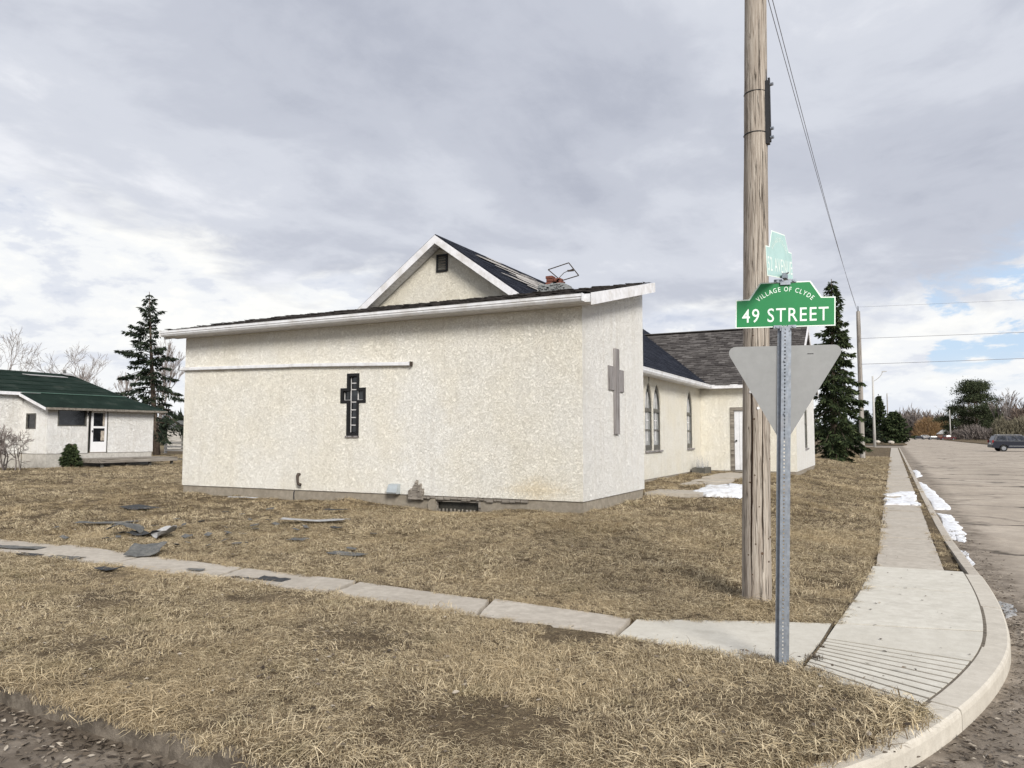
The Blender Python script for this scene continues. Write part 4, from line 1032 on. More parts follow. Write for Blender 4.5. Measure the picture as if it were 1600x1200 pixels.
# name plate shape
def plate(halfw=.335): return [(-halfw, 0), (halfw, 0), (halfw, .205), (.245, .207), (.170, .323), (-.170, .323), (-.245, .207), (-halfw, .205)]
def name_plate(name, P, text, col, num_h, org, eu, ev, en, small=True):
    """eu,ev plate axes, en towards viewer"""
    def q(u, v, d=0): return org+eu*u+ev*v+en*d
    m = MB(); m.prism([q(u, v, 0) for u, v in P], en*.002); pl_ = m.build(name, m_letter, sg, bevel=.0008)
    ins = [(-.327, .008), (.327, .008), (.327, .197), (.239, .199), (.164, .315), (-.164, .315), (-.239, .199), (-.327, .197)]
    m = MB(); m.prism([q(u, v, .002) for u, v in ins], en*.0008); m.build('green_field', col, pl_)
    m = MB(); m.prism([q(u, v, -.0008) for u, v in ins], en*.0006); m.build('green_field', m_green, pl_)
    B = Matrix((eu, ev, en)).transposed().to_4x4()
    items = [(text, num_h, Matrix.Translation(q(0, .040, .003)) @ B, .82)]
    arc = 'VILLAGE OF CLYDE'; Rr = .26; wid = {'I': .45, ' ': .55, 'L': .82, 'E': .88, 'F': .85}
    ws = [wid.get(c_, 1.0) for c_ in arc]; tot = sum(ws); acc = 0
    for c_, w_ in zip(arc, ws):
        mid_ = acc+w_/2; acc += w_
        if c_ == ' ': continue
        th = (0.5-mid_/tot)*R(88)
        cx, cy = -math.sin(th)*Rr, -.005+math.cos(th)*Rr
        items.append((c_, .034, Matrix.Translation(q(cx, cy, .003)) @ B @ Matrix.Rotation(th, 4, 'Z'), .78))
    text_mesh(items, 'lettering', m_letter, pl_, .0004)['kind'] = 'stuff'
    return pl_
p49 = name_plate('name_plate', plate(), '49 STREET', m_green, .100, sgn_pt(0, 2.362, -.0), ux, Vector((LEAN, 0, 1)).normalized(), -uy)
tl = R(7); base52 = sgn_pt(-.03, 2.712, 0)
a52 = R(82); e52 = Vector((math.cos(a52)*math.cos(tl), math.sin(a52)*math.cos(tl), math.sin(tl))); n52 = Vector((math.sin(a52), -math.cos(a52), 0)); v52 = n52.cross(e52)
p52 = name_plate('name_plate', plate(), '52 AVENUE', m_green2, .100, base52, e52, v52, n52); p52['label'] = 'green plate painted pale with sky glare, set crosswise on top'
# brackets
def bracket(z, up):
    m = MB()
    Mx = Matrix.Translation(sgn_pt(0, z, 0)) @ Matrix.Rotation(A14, 4, 'Z')
    m.box(-.075, -.012, -.012, -.02, .012, .010, Mx); m.box(.02, -.012, -.012, .075, .012, .010, Mx); m.box(-.034, -.016, -.03, .034, .016, .0, Mx)
    m.tube([Mx @ Vector((-.055, -.018, 0)), Mx @ Vector((-.055, .018, 0))], .009, 8); m.tube([Mx @ Vector((.055, -.018, 0)), Mx @ Vector((.055, .018, 0))], .009, 8)
    return m
bracket(2.365, 1).build('lower_bracket', m_galv, sg)
b2 = bracket(2.692, 1); Mx = Matrix.Translation(sgn_pt(0, 2.705, 0)); b2.box(-.014, -.05, 0, .014, .05, .035, Mx); b2.tube([Mx @ Vector((-.02, -.03, .02)), Mx @ Vector((.03, -.03, .04))], .005, 6); b2.tube([Mx @ Vector((-.02, .03, .02)), Mx @ Vector((.02, .03, .05))], .005, 6)
b2.build('cross_bracket', m_galv, sg)

# ================================================================== utility poles, lamps, wires
def wobble_pole(base, top, r0, r1, m, name, parent, seg=26, n=20, amp=.006):
    base = Vector(base); top = Vector(top); mb = MB(); vs = []; fs = []
    for i in range(seg+1):
        t = i/seg; c = base.lerp(top, t); r = r0+(r1-r0)*t
        for k in range(n):
            a = 2*math.pi*k/n; rr_ = r*(1+.035*noise.noise(Vector((math.cos(a)*1.5, math.sin(a)*1.5, t*3)))) + amp*noise.noise(Vector((math.cos(a)*4, math.sin(a)*4, t*22)))
            vs.append((c.x+math.cos(a)*rr_, c.y+math.sin(a)*rr_, c.z))
    for i in range(seg):
        for k in range(n):
            a = i*n+k; b_ = i*n+(k+1) % n; fs.append((a, b_, b_+n, a+n))
    fs.append(tuple(seg*n+k for k in range(n)))
    mb.add(vs, fs); return mb.build(name, m, parent, smooth=True)
up = empty('utility_pole', (-1.22, 7.68, 0)); tag(up, 'tall weathered wooden utility pole in the grass behind the street sign', 'utility pole')
def pc(z): return Vector((0.018*z, 0.004*z, z))
def pr(z): return max(.085, 0.139-0.0072*z)
wobble_pole(pc(-.4), pc(9.8), .141, .085, m_pole, 'pole_shaft', up, 90, 28, .0035)
# knots, cracks, nails
m = MB(); rr = random.Random(12)
for k in range(46):
    z = rr.uniform(.2, 7.2); a = rr.uniform(math.pi*1.05, math.pi*1.95)+.2; c = pc(z); r = pr(z); s_ = rr.uniform(.008, .024)
    p = c+Vector((math.cos(a), math.sin(a), 0))*(r-.004); d = Vector((math.cos(a), math.sin(a), rr.uniform(-.2, .2)))
    m.tube([p-d*.01, p+d*.006], [s_, s_*.6], 8)
o = m.build('knots', M_simple('dark_knot', (.09, .06, .042), .9, .1, 0, .3, 30), up); o['kind'] = 'stuff'
m = MB()
for (a0, z0, z1, w_) in ((4.55, 0.05, 3.2, .0055), (4.95, 3.0, 7.6, .004), (4.2, 3.6, 5.6, .0035), (5.3, .3, 1.9, .0035), (4.45, 5.4, 8.0, .003)):
    pts = []; n = int((z1-z0)/.05); a = a0
    for k in range(n+1):
        z = z0+(z1-z0)*k/n; a += rr.uniform(-.018, .018); c = pc(z); pts.append(c+Vector((math.cos(a), math.sin(a), 0))*(pr(z)-.001))
    m.tube(pts, [1.9*w_*math.sin(math.pi*min(1, max(.03, k/n)))**.5+.0008 for k in range(n+1)], 4)
o = m.build('drying_cracks', M_simple('crack_shadow_wood', (.035, .024, .018), 1, 0), up); o['kind'] = 'stuff'
for (z, a) in ((2.02, 4.45), (2.05, 4.85), (1.86, 5.0)):
    m = MB(); c = pc(z); p = c+Vector((math.cos(a), math.sin(a), 0))*(pr(z)-.002); d = Vector((math.cos(a), math.sin(a), 0)); m.tube([p, p+d*.01], .014, 10); m.build('tag_disc', m_white, up)
for z in (4.60, 5.02):
    m = MB(); n = 24; c = pc(z)
    m.tube([c+Vector((math.cos(2*math.pi*k/n)*(pr(z)+.006), math.sin(2*math.pi*k/n)*(pr(z)+.006), .0)) for k in range(n+1)], .0075, 5); m.build('strap', m_black, up)
m = MB(); ang = R(-12); off = Vector((math.cos(ang), math.sin(ang), 0))
m.box(-.02, -.03, 4.48, .02, .03, 5.12, Matrix.Translation(pc(4.8)-Vector((0, 0, 4.8))+off*(pr(4.8)+.012))); m.box(.014, -.016, 4.50, .034, .016, 5.15, Matrix.Translation(pc(4.8)-Vector((0, 0, 4.8))+off*(pr(4.8)+.012)))
m.build('cable_guard', m_black, up)
for z in (4.54, 4.63, 5.08):
    m = MB(); c = pc(z)+off*(pr(z)+.045); m.tube([c, c+off*.03], .017, 8); m.build('clamp', m_galv, up)
m = MB(); c = pc(5.15)+off*(pr(5.15)-.012); m.prism([c+Vector((-.045, -.02, -.1)), c+Vector((.025, -.02, -.1)), c+Vector((.02, -.02, .1))], (0, .04, 0)); m.build('cable_cap', m_black, up)
m = MB(); m.beam(Vector((-.95, .12, 9.45)), Vector((1.1, .12, 9.45)), .09, .11); m.build('crossarm', m_pole_far, up)
# pole beyond the church
def far_pole(loc, h, r0, label, arms=None):
    o = empty('utility_pole', loc); tag(o, label, 'utility pole'); wobble_pole((0, 0, -.3), (0.0-.012*h*0, 0, h), r0, r0*.72, m_pole_far, 'pole_shaft', o, 10, 10, .002); return o
p2 = far_pole((-1.80, 54.5, .02), 9.75, .17, 'grey wooden pole with wires crossing the street, rising beside the big spruce')
m = MB(); m.tube([(0, -.05, 9.7), (0, -.05, 10.1)], [.04, .02], 6); m.build('insulator', m_black, p2)
p3 = far_pole((-1.0, 212, -.1), 12.2, .15, 'thin distant pole standing behind the small roadside firs')
def wire(a, b_, sag, r_, label, seg=26, cat='wire'):
    a = Vector(a); b_ = Vector(b_); pts = [a.lerp(b_, k/seg)-Vector((0, 0, sag*4*(k/seg)*(1-k/seg))) for k in range(seg+1)]
    m = MB(); m.tube(pts, r_, 4, False); o = m.build('overhead_wire', m_black_wire); tag(o, label, cat, ); return o
m_black_wire = M_simple('grey_wire', (.20, .20, .22), .6)
wire((-1.76, 7.8, 9.56), (-1.86, 54.45, 9.95), .35, .007, 'upper wire of the steep pair running from the near wooden pole to the far one')
wire((-1.66, 7.8, 9.50), (-1.80, 54.45, 9.60), .42, .007, 'lower right wire of the steep pair running from the near wooden pole')
wire((-1.8, 54.45, 10.05), (40, 58.5, 10.3), .25, .007, 'topmost thin wire crossing the sky above the street', 30)
wire((-1.8, 54.4, 7.95), (40, 58, 8.1), .12, .012, 'middle wire crossing above the street from the grey pole', 30)
wire((-1.8, 54.4, 6.25), (40, 58, 6.9), .15, .013, 'lowest and thickest wire crossing above the street', 30)
def street_lamp(loc, h, arm, label, r_=.11, rise=.6):
    o = empty('street_lamp', loc); tag(o, label, 'street lamp')
    m = MB(); m.tube([(0, 0, -.3), (0, 0, h*.5), (0, 0, h)], [r_, r_*.8, r_*.6], 10); m.build('lamp_post', m_lamp, o, smooth=True)
    m = MB(); n = 8; m.tube([(arm*math.sin(k/n*math.pi/2), 0, h*.97-.5+ (rise+.5)*(1-math.cos(k/n*math.pi/2))**.6) for k in range(n+1)], [.045]*(n+1), 6); m.build('arm', m_lamp, o)
    s_ = 1 if arm > 0 else -1
    m = MB(); x = arm; m.prism([(x-.1*s_, -.14, h*.97+rise-.05), (x+.62*s_, -.14, h*.97+rise+.02), (x+.55*s_, -.14, h*.97+rise+.12), (x-.05*s_, -.14, h*.97+rise+.1)], (0, .28, 0)); m.build('lamp_head', m_lamp, o)
    return o
street_lamp((-2.41, 123.8, -.06), 10.4, 1.3, 'pale street lamp with a short curved arm between the grey pole and the firs', .2, .9)
street_lamp((19.5, 330, -.1), 11.3, -4.5, 'distant lamp post with a long arm reaching left over the street', .22, 1.8)

# ================================================================== trees
def leafquads(P, Dv, L, Wd, rs):
    """P (n,3) base, Dv (n,3) direction, L length, Wd width -> V,F of thin diamonds"""
    n = len(P); up_ = rs.normal(size=(n, 3)); s_ = np.cross(Dv, up_); s_ /= (np.linalg.norm(s_, axis=1, keepdims=True)+1e-9)
    L = L[:, None]; Wd = Wd[:, None]
    V = np.stack([P, P+Dv*L*.5+s_*Wd*.5, P+Dv*L, P+Dv*L*.5-s_*Wd*.5], 1).reshape(-1, 3)
    F = np.arange(n*4).reshape(n, 4); return V, F
def conifer(name, loc, h, rad, label, seed, m_n, nbr=150, per=150, z0=.06, leafL=.28, leafW=.075, droop=.35, gap=.0, cat='tree', trunk=None, bend=0.0, group=None, prof=None, trunk_r=.02, density=1.0):
    rs = np.random.default_rng(seed); root = empty(name, loc); tag(root, label, cat, group)
    tm = MB(); pts = [(bend*math.sin(k/10*math.pi*.5)*h*.05 + (bend*h*.012*(k/10)**4), 0, -.2+(h+.2)*k/10) for k in range(11)]
    tm.tube(pts, [h*trunk_r*(1-k/10.3)+.01 for k in range(11)], 8); tm.build('trunk', trunk or m_bark, root, smooth=True)
    def tx(z): return float(np.interp(z, [p[2] for p in pts], [p[0] for p in pts]))
    VV = []; base = 0; limb = MB(); quads = []
    for i in range(nbr):
        t = (i+rs.random())/nbr; z = h*(z0+(1-z0)*t**.92)*.985
        az = i*2.399+rs.normal()*.35
        Lb = rad*(prof(t) if prof else (1-t)**.85*(.35+.65*min(1, t/.10)))*rs.uniform(.62, 1.15)+.10
        if rs.random() < gap: Lb *= .35
        n = 7; c = []; p = np.array([tx(z), 0, z]); d = np.array([math.cos(az), math.sin(az), 0.18+.5*t-droop*.55*(1-t)])
        for k in range(n+1):
            c.append(p.copy()); p = p+d/np.linalg.norm(d)*Lb/n; d[2] += (-droop*.28 if k < n*.55 else droop*.34)*(1-.5*t)
        c = np.array(c); limb.tube([tuple(q) for q in c], [max(.004, .012+Lb*.012)*(1-k/(n+1)) for k in range(n+1)], 3, False)
        m_ = int(per*density*(Lb/rad)**1.15*rs.uniform(.7, 1.25))+8
        s = rs.random(m_)**.75; s = .12+.88*s
        pos = np.stack([np.interp(s*n, range(n+1), c[:, k]) for k in range(3)], 1)
        side_ = np.array([-math.sin(az), math.cos(az), 0]); off = rs.uniform(-1, 1, m_)
        spread = Lb*.28*(1.05-s)*np.minimum(1, s*3)+.06
        pos += side_[None, :]*(off*spread)[:, None]; pos[:, 2] -= np.abs(off)*spread*.35+rs.random(m_)*spread*.45*droop*2.2
        dirv = np.stack([math.cos(az)*.6+side_[0]*off*.9, math.sin(az)*.6+side_[1]*off*.9, -.25-rs.random(m_)*.6], 1)+rs.normal(size=(m_, 3))*.28
        dirv /= np.linalg.norm(dirv, axis=1, keepdims=True)
        quads.append((pos, dirv))
    P = np.concatenate([q[0] for q in quads]); Dv = np.concatenate([q[1] for q in quads])
    V, F = leafquads(P, Dv, leafL*rs.uniform(.6, 1.35, len(P)), leafW*rs.uniform(.6, 1.4, len(P)), rs)
    o = np_mesh('crown', V, F, m_n, root)
    limb.build('limbs', trunk or m_bark, root, recalc=False)['kind'] = 'stuff'
    return root
conifer('spruce_tree', (-2.78, 43.0, .12), 9.75, 2.2, 'large dark green spruce with drooping boughs between the church wing and the grey pole', 3, m_needle, nbr=150, per=250, z0=.05, leafL=.25, leafW=.08, droop=.85, gap=.20, bend=.2)
conifer('spruce_tree', (-45.2, 35.6, .2), 11.5, 4.3, 'ragged dark spruce with gaps and a crooked tip behind the green roofed house', 14, m_needle_dark, nbr=88, per=310, z0=.16, leafL=.30, leafW=.10, droop=.55, gap=.30, bend=-1.9, prof=lambda t: (1-t)**.9*(.55+.45*math.sin(t*21)**2))
conifer('fir_tree', (-2.4, 176, -.1), 10.2, 2.3, 'narrow fir just right of the grey pole, taller of the two roadside firs', 5, m_needle, nbr=100, per=90, leafL=.6, leafW=.22, droop=.3)
conifer('fir_tree', (0.2, 172, -.1), 6.6, 4.2, 'broad low fir spreading toward the street in the distance', 6, m_needle, nbr=110, per=120, z0=.02, leafL=.6, leafW=.24, droop=.2)
conifer('fir_tree', (-4.8, 166, -.1), 6.8, 3.4, 'low dark fir behind the grey pole, left of the narrow fir', 8, m_needle_dark, nbr=90, per=100, z0=.02, leafL=.6, leafW=.24, droop=.2)
# round crowned pine across the street
def pine(loc, h, rad, label, seed, clumps=46, low=.25, per=420):
    rs = np.random.default_rng(seed); root = empty('pine_tree', loc); tag(root, label, 'tree')
    tm = MB(); tm.tube([(0, 0, -.2), (.2, 0, h*.3), (-.3, 0, h*.6), (0, 0, h*.93)], [h*.018, h*.015, h*.011, .05], 8); tm.build('trunk', m_pinebark, root, smooth=True)
    lm = MB(); P = []; Dv = []
    for i in range(clumps):
        t = rs.random()**.8; z = h*(low+(1-low)*t); env = math.sqrt(max(.02, 1-((t-.30)/.74)**2)) if t > .30 else (.75+.25*t/.3)
        a = rs.uniform(0, 6.283); r_ = rad*env*rs.uniform(.35, 1.0); c = np.array([math.cos(a)*r_, math.sin(a)*r_, z])
        lm.tube([(0, 0, z-h*.07), (c[0]*.6, c[1]*.6, z-h*.03), tuple(c)], [h*.005, h*.003, .02], 4, False)
        s_ = rad*rs.uniform(.20, .36)
        q = rs.normal(size=(per, 3))*np.array([s_, s_, s_*.5])*.62+c; P.append(q)
        d = rs.normal(size=(per, 3))+np.array([0, 0, .5]); Dv.append(d/np.linalg.norm(d, axis=1, keepdims=True))
    P = np.concatenate(P); Dv = np.concatenate(Dv); V, F = leafquads(P, Dv, rad*.075*rs.uniform(.6, 1.4, len(P)), rad*.032*rs.uniform(.6, 1.4, len(P)), rs)
    np_mesh('crown', V, F, m_needle_pine, root); lm.build('limbs', m_pinebark, root, recalc=False); return root
pine((31.5, 372, -.1), 24, 8.6, 'tall round crowned pine with an open trunk across the street', 21, 60, .20)
pine((24.0, 375, -.1), 13.5, 7.0, 'lower spreading pine to the left of the tall pine', 22, 30, .15, 380)
pine((38.5, 378, -.1), 10.5, 6.0, 'low dark pine at the right foot of the tall pine', 23, 24, .1, 380)

def bare_tree(loc, h, label, seed, spread=.5, m_b=None, depth=6, r0=None, name='bare_tree', lean=0, stems=1, group=None, minr=.006, ang=(.25, .62), start=.28, grav=.12):
    rs = random.Random(seed); root = empty(name, loc); tag(root, label, 'tree', group)
    tr = MB(); br = MB(); r0 = r0 or h*.016
    def grow(p, d, L, r_, dep, mb):
        n = 3; pts = [p]; q = p.copy(); dd = d.copy()
        for k in range(n):
            dd = (dd+Vector((rs.gauss(0, .11), rs.gauss(0, .11), rs.gauss(0, .06)+grav*.4))).normalized(); q = q+dd*L/n; pts.append(q.copy())
        mb.tube(pts, [max(minr, r_*(1-.42*k/n)) for k in range(n+1)], 5 if dep > 3 else 3, False)
        if dep <= 0: return
        nb = rs.choice((2, 3, 3)) if dep > 1 else rs.choice((2, 3, 4))
        for k in range(nb):
            a = rs.uniform(*ang)*(1.0 if k else .5); az = rs.uniform(0, 6.283)
            t = pts[-1] if k < 2 else pts[rs.choice((2, 1))]
            si = dd.orthogonal().normalized(); si.rotate(Matrix.Rotation(az, 3, dd))
            nd = (dd*math.cos(a)+si*math.sin(a)*(.7+spread)).normalized(); grow(t, nd, L*rs.uniform(.62, .86), r_*.60, dep-1, br)
    for s_ in range(stems):
        d = Vector((lean+rs.gauss(0, .08)*stems, rs.gauss(0, .08)*stems, 1)).normalized()
        grow(Vector((rs.gauss(0, .3)*(stems > 1), rs.gauss(0, .3)*(stems > 1), -.1)), d, h*start, r0, depth, tr)
    t__ = tr.build('trunk' if stems == 1 else 'stems', m_b or m_bark_grey, root, recalc=False)
    if stems > 1: t__['kind'] = 'stuff'
    br.build('crown', m_b or m_bark_grey, root, recalc=False); return root

# ================================================================== the green roofed house
hs = empty('green_roofed_house', (-32.6, 20.2, .25)); tag(hs, 'small white stucco bungalow with a dark green roof and an enclosed porch', 'house')
HX, HY0, HY1 = -32.6, 20.15, 25.40; HM = -34.35; HZF = .80
def HB(mb, name, m, parent=None, **k): return mb.build(name, m, parent or hs, **k)
WA, WB, WZa, WZb = 20.60, 21.93, 2.00, 2.74
DA, DB, DZa, DZb = 22.02, 22.98, .80, 2.78
mb = MB(); wall_cells(mb, [HY0, WA, WB, DA, DB, HY1], [HZF, WZa, WZb, DZb, 2.86], lambda u, v: (WA < u < WB and WZa < v < WZb) or (DA < u < DB and v < DZb), lambda u, v, d: (HX-d, u, v), .15); HB(mb, 'porch_wall', m_stucco_far)
mb = MB(); PW = [(-34.12, -33.40, 1.87, 2.56)]
a, b_, c, d = PW[0]
wall_cells(mb, [HM+.0, a, b_, HX-.153], [HZF, c, d, 2.84], lambda u, v: a < u < b_ and c < v < d, lambda u, v, dd: (u, HY0+dd, v), .15)
mb.prism([(HM, HY0, 2.842), (HX-.153, HY0, 2.842), (HM, HY0, 3.45)], (0, .15, 0)); HB(mb, 'porch_side_wall', m_stucco_far)
mb = MB(); mb.box(HM-.15, 8.0, HZF, HM, HY0-.002, 3.50); HB(mb, 'main_wall', m_stucco_far)
mb = MB(); mb.box(-43.8, HY1+.1-.15, HZF, HX-.155, HY1+.1, 2.82); HB(mb, 'main_wall', m_stucco_far)
mb = MB(); mb.box(HM-.2, 8.0, -.1, HM-.04, HY0, HZF-.003); mb.box(HM-.035, HY0+.03, -.1, HX-.03, HY0+.2, HZF-.003); mb.box(HX-.2, HY0+.205, -.1, HX-.03, HY1-.03, HZF-.003); HB(mb, 'foundation', M_conc('pale_foundation', (.52, .50, .46), (.6, .58, .54), (.34, .32, .29), .01))
# roof planes
RZ = 4.82; RXh = -39.0; RYe = 25.2; EX = -34.15; EZ = 3.50; PX = -32.25; PZ = 2.80; HYE = 25.9
mb = MB()
mb.prism([(RXh, 6, RZ), (EX, 6, EZ), (EX, 20.75, EZ), (EX-.0, HYE-1.9*.0-0.95, EZ), (RXh, RYe, RZ)], (0, 0, -.10)); HB(mb, 'main_roof', m_groof)
mb = MB(); mb.prism([(EX-.05, 19.85, EZ-.004), (PX, 19.85, PZ), (PX, HYE, PZ), (EX-.0, HYE-.95, EZ-.004), (EX-.05, 20.75, EZ-.004)], (0, 0, -.07)); HB(mb, 'porch_roof', m_groof)
mb = MB(); mb.prism([(RXh, RYe, RZ-.002), (EX, HYE-.95, EZ-.006), (PX, HYE, PZ-.002), (-46, HYE, PZ-.002)], (0, 0, -.10)); mb.prism([(RXh-.002, 6, RZ), (RXh-.002, RYe, RZ), (-46, HYE, PZ), (-46, 6, PZ)], (0, 0, -.1)); HB(mb, 'main_roof', m_groof)
# lapped roofing strips
for (z0, z1, off) in ((0.05, .09, .0),):
    for k in range(5):
        t = (k+.6)/5.4; x = RXh+(EX-RXh)*t; z = RZ+(EZ-RZ)*t
        yend = RYe+(HYE-.95-RYe)*t
        mb = MB(); mb.beam((x, 6, z+.008), (x, yend, z+.008), .03, .016); HB(mb, 'roof_lap', m_groof)
mb = MB(); mb.beam((EX+.02, 19.9, EZ+.005), (EX+.02, HYE-.95, EZ+.005), .06, .03); HB(mb, 'roof_lap', M_simple('faded_green_edge', (.10, .17, .14), .9))
mb = MB(); mb.box(EX+.002, 6, EZ-.14, EX+.03, 20.75, EZ-.005); HB(mb, 'main_fascia', m_whitetrim)
mb = MB(); mb.prism([(EX-.1, 19.82, EZ-.15), (PX, 19.82, PZ-.13), (PX, 19.82, PZ-.02), (EX-.1, 19.82, EZ-.02)], (0, .028, 0)); HB(mb, 'porch_rake_board', m_whitetrim)
mb = MB(); mb.box(PX, 19.86, PZ-.10, PX+.02, HYE, PZ-.005); HB(mb, 'porch_fascia', m_deckwood)
for k in range(8):
    mb = MB(); y = 20.5+k*.68; mb.box(HX+.003, y, PZ-.10, PX-.02, y+.05, PZ-.0-.05-.005); HB(mb, 'rafter_end', m_darkframe)
mb = MB(); mb.prism([(x, y, z) for x, y, z in ((-38.1, 22.2, 4.60), (-38.1, 24.3, 4.60), (-37.9, 24.4, 4.55), (-37.85, 22.5, 4.545))], (0, 0, .02)); HB(mb, 'bare_roof_patch', m_felt_light)
mb = MB(); mb.prism([(-38.9, 24.6, 4.84), (-38.8, 25.1, 4.82), (-38.2, 25.0, 4.68), (-38.5, 24.6, 4.74)], (0, 0, .02)); HB(mb, 'bare_roof_patch', m_felt_light)
mb = MB(); mb.cyl((-39, 24.9, 4.75), .07, .28, n=8); HB(mb, 'roof_vent', m_felt)
def winbox(name, pts, axis, fr_w, glass, par):
    (u0, u1, v0, v1) = pts; m = MB()
    f = (lambda u, v, d: (HX-d, u, v)) if axis == 'x' else (lambda u, v, d: (u, HY0+d, v))
    def bx(a0, a1, c0, c1, d0, d1):
        p, q = f(a0, c0, d0), f(a1, c1, d1); m.box(min(p[0], q[0]), min(p[1], q[1]), min(p[2], q[2]), max(p[0], q[0]), max(p[1], q[1]), max(p[2], q[2]))
    bx(u0, u0+fr_w, v0, v1, -.01, .08); bx(u1-fr_w, u1, v0, v1, -.01, .08); bx(u0+fr_w, u1-fr_w, v1-fr_w, v1, -.01, .08); bx(u0+fr_w, u1-fr_w, v0, v0+fr_w, -.01, .08)
    w_ = HB(m, name, m_darkframe); m = MB(); bx(u0+fr_w, u1-fr_w, v0+fr_w, v1-fr_w, .05, .06); HB(m, 'pane', glass, w_); return w_
winbox('wide_window', (WA, WB, WZa, WZb), 'x', .05, m_glass, hs); winbox('small_window', (a, b_, c, d), 'y', .05, m_glass, hs)
# door opening: dark inner door plus white storm door
m = MB(); m.box(HX-.14, DA, DZa, HX-.12, DA+.16, DZb); inner_door = HB(m, 'dark_inner_door', m_blackframe)
m = MB(); m.box(HX-.12, DA-.0, DZa, HX+.01, DA+.03, DZb); m.box(HX-.12, DB-.03, DZa, HX+.01, DB, DZb); m.box(HX-.12, DA+.03, DZb-.03, HX+.01, DB-.03, DZb); HB(m, 'door_frame', m_darkframe)
s0, s1 = DA+.16, DB-.035; m = MB(); x0_, x1_ = HX-.06, HX-.02
m.box(x0_, s0, DZa+.03, x1_, s0+.10, DZb-.05); m.box(x0_, s1-.10, DZa+.03, x1_, s1, DZb-.05)
for z0, z1 in ((DZa+.03, DZa+.50), (1.92, 2.01), (DZb-.16, DZb-.05)): m.box(x0_, s0+.10, z0, x1_, s1-.10, z1)
sd_ = HB(m, 'storm_door', m_stormdoor)
for z0, z1, mm in ((DZa+.50, 1.92, m_glass), (2.01, DZb-.16, m_glass)):
    m = MB(); m.box(x0_+.015, s0+.10, z0, x0_+.02, s1-.10, z1); HB(m, 'pane', mm, sd_)
m = MB(); m.box(x0_+.021, s1-.28, DZa+.55, x0_+.024, s1-.11, 1.80); m.box(x0_+.021, s1-.20, 2.03, x0_+.024, s1-.11, DZb-.18); HB(m, 'curtain', m_curtain, sd_)
m = MB(); m.box(x1_, s0+.03, 1.74, x1_+.03, s0+.07, 1.82); HB(m, 'door_handle', m_black, sd_)
m = MB(); m.tube([(HX, 21.98, 2.58), (HX+.09, 21.98, 2.56), (HX+.10, 21.98, 2.50)], [.03, .04, .05], 8); HB(m, 'porch_light', m_black)
setorig(hs)
# deck in front of the porch
dk = empty('wooden_deck', (-32.0, 23.5, .35)); tag(dk, 'low grey board deck in front of the white storm door', 'deck')
for k in range(9):
    m = MB(); x = -.55+k*.175; m.box(x, -1.95, .18, x+.165, 1.95, .215); m.build('deck_board', m_decking, dk)
m = MB(); m.box(1.03, -2.0, .03, 1.07, 2.0, .212); m.build('edge_board', m_decking, dk)
m = MB(); m.box(-.5, -2.0, .03, 1.028, -1.96, .178); m.build('edge_board', m_decking, dk)
for y in (-1.8, -.6, .6, 1.8): m = MB(); m.box(.85, y-.05, -.2, .95, y+.05, .178); m.build('leg', m_darkframe, dk)
pb = empty('leaning_plank', (-31.2, 25.7, .3)); tag(pb, 'dark plank slanting from the deck end down to the lawn', 'plank'); m = MB(); m.beam((0, 0, .15), (.9, 1.5, -.02), .10, .05); m.build('board', m_darkframe, pb)
# little spruce and bare shrub by the house
conifer('small_spruce', (-31.8, 20.75, .22), 1.0, .40, 'knee high young spruce at the left end of the deck', 31, m_needle, nbr=60, per=70, z0=.02, leafL=.14, leafW=.045, droop=.1, trunk_r=.02)
bare_tree((-31.9, 17.9, .25), 2.3, 'bare grey shrub cut by the left edge in front of the white house', 41, .9, m_twig_grey, 5, .035, 'bare_shrub', stems=7, minr=.007, ang=(.3, .8), start=.26)
# rail fence between the house and the church
fe = empty('rail_fence', (-46.5, 40.5, .1)); tag(fe, 'weathered pale rail fence between the white house and the church', 'fence')
for k in range(7):
    m = MB(); x = -4+k*2.6; m.box(x-.08, -.08, -.3, x+.08, .08, 1.05); m.build('fence_post', m_fence, fe)
    for z in (.35, .62, .92): m = MB(); m.box(x+.005, -.11, z-.07, x+2.595, -.082, z+.07); m.build('rail', m_fence, fe)
def shed(loc, w, d, h, rz, m_w, m_r, label, name='shed'):
    o = empty(name, loc, rz); tag(o, label, 'shed')
    m = MB(); m.box(-w/2, -d/2, -.3, w/2, d/2, h); m.build('wall', m_w, o)
    m = MB(); m.prism([(-w/2-.2, -d/2-.2, h), (w/2+.2, -d/2-.2, h), (w/2+.2, 0, h+.9), (-w/2-.2, 0, h+.9)], (0, 0, .12)); m.prism([(-w/2-.2, d/2+.2, h), (w/2+.2, d/2+.2, h), (w/2+.2, .001, h+.9), (-w/2-.2, .001, h+.9)], (0, 0, .12)); m.build('roof', m_r, o)
    m = MB(); m.prism([(-w/2, -d/2, h+.001), (-w/2, d/2, h+.001), (-w/2, 0, h+.88)], (w, 0, 0)); m.build('gable', m_w, o)
    m = MB(); m.box(-.5, -d/2-.04, 0, .5, -d/2-.003, 2.0); m.build('door', m_darkframe, o)
    return o
shed((-72, 62, 0), 5, 4, 2.3, R(10), m_fence, m_felt, 'grey wooden shed seen past the trunks beside the white house')
shed((-60, 64, 0), 9, 6, 3.0, R(-5), M_simple('ribbed_metal_wall', (.55, .56, .60), .5, .4, .2, .1, 3), m_white, 'pale metal sided shed just left of the church corner')

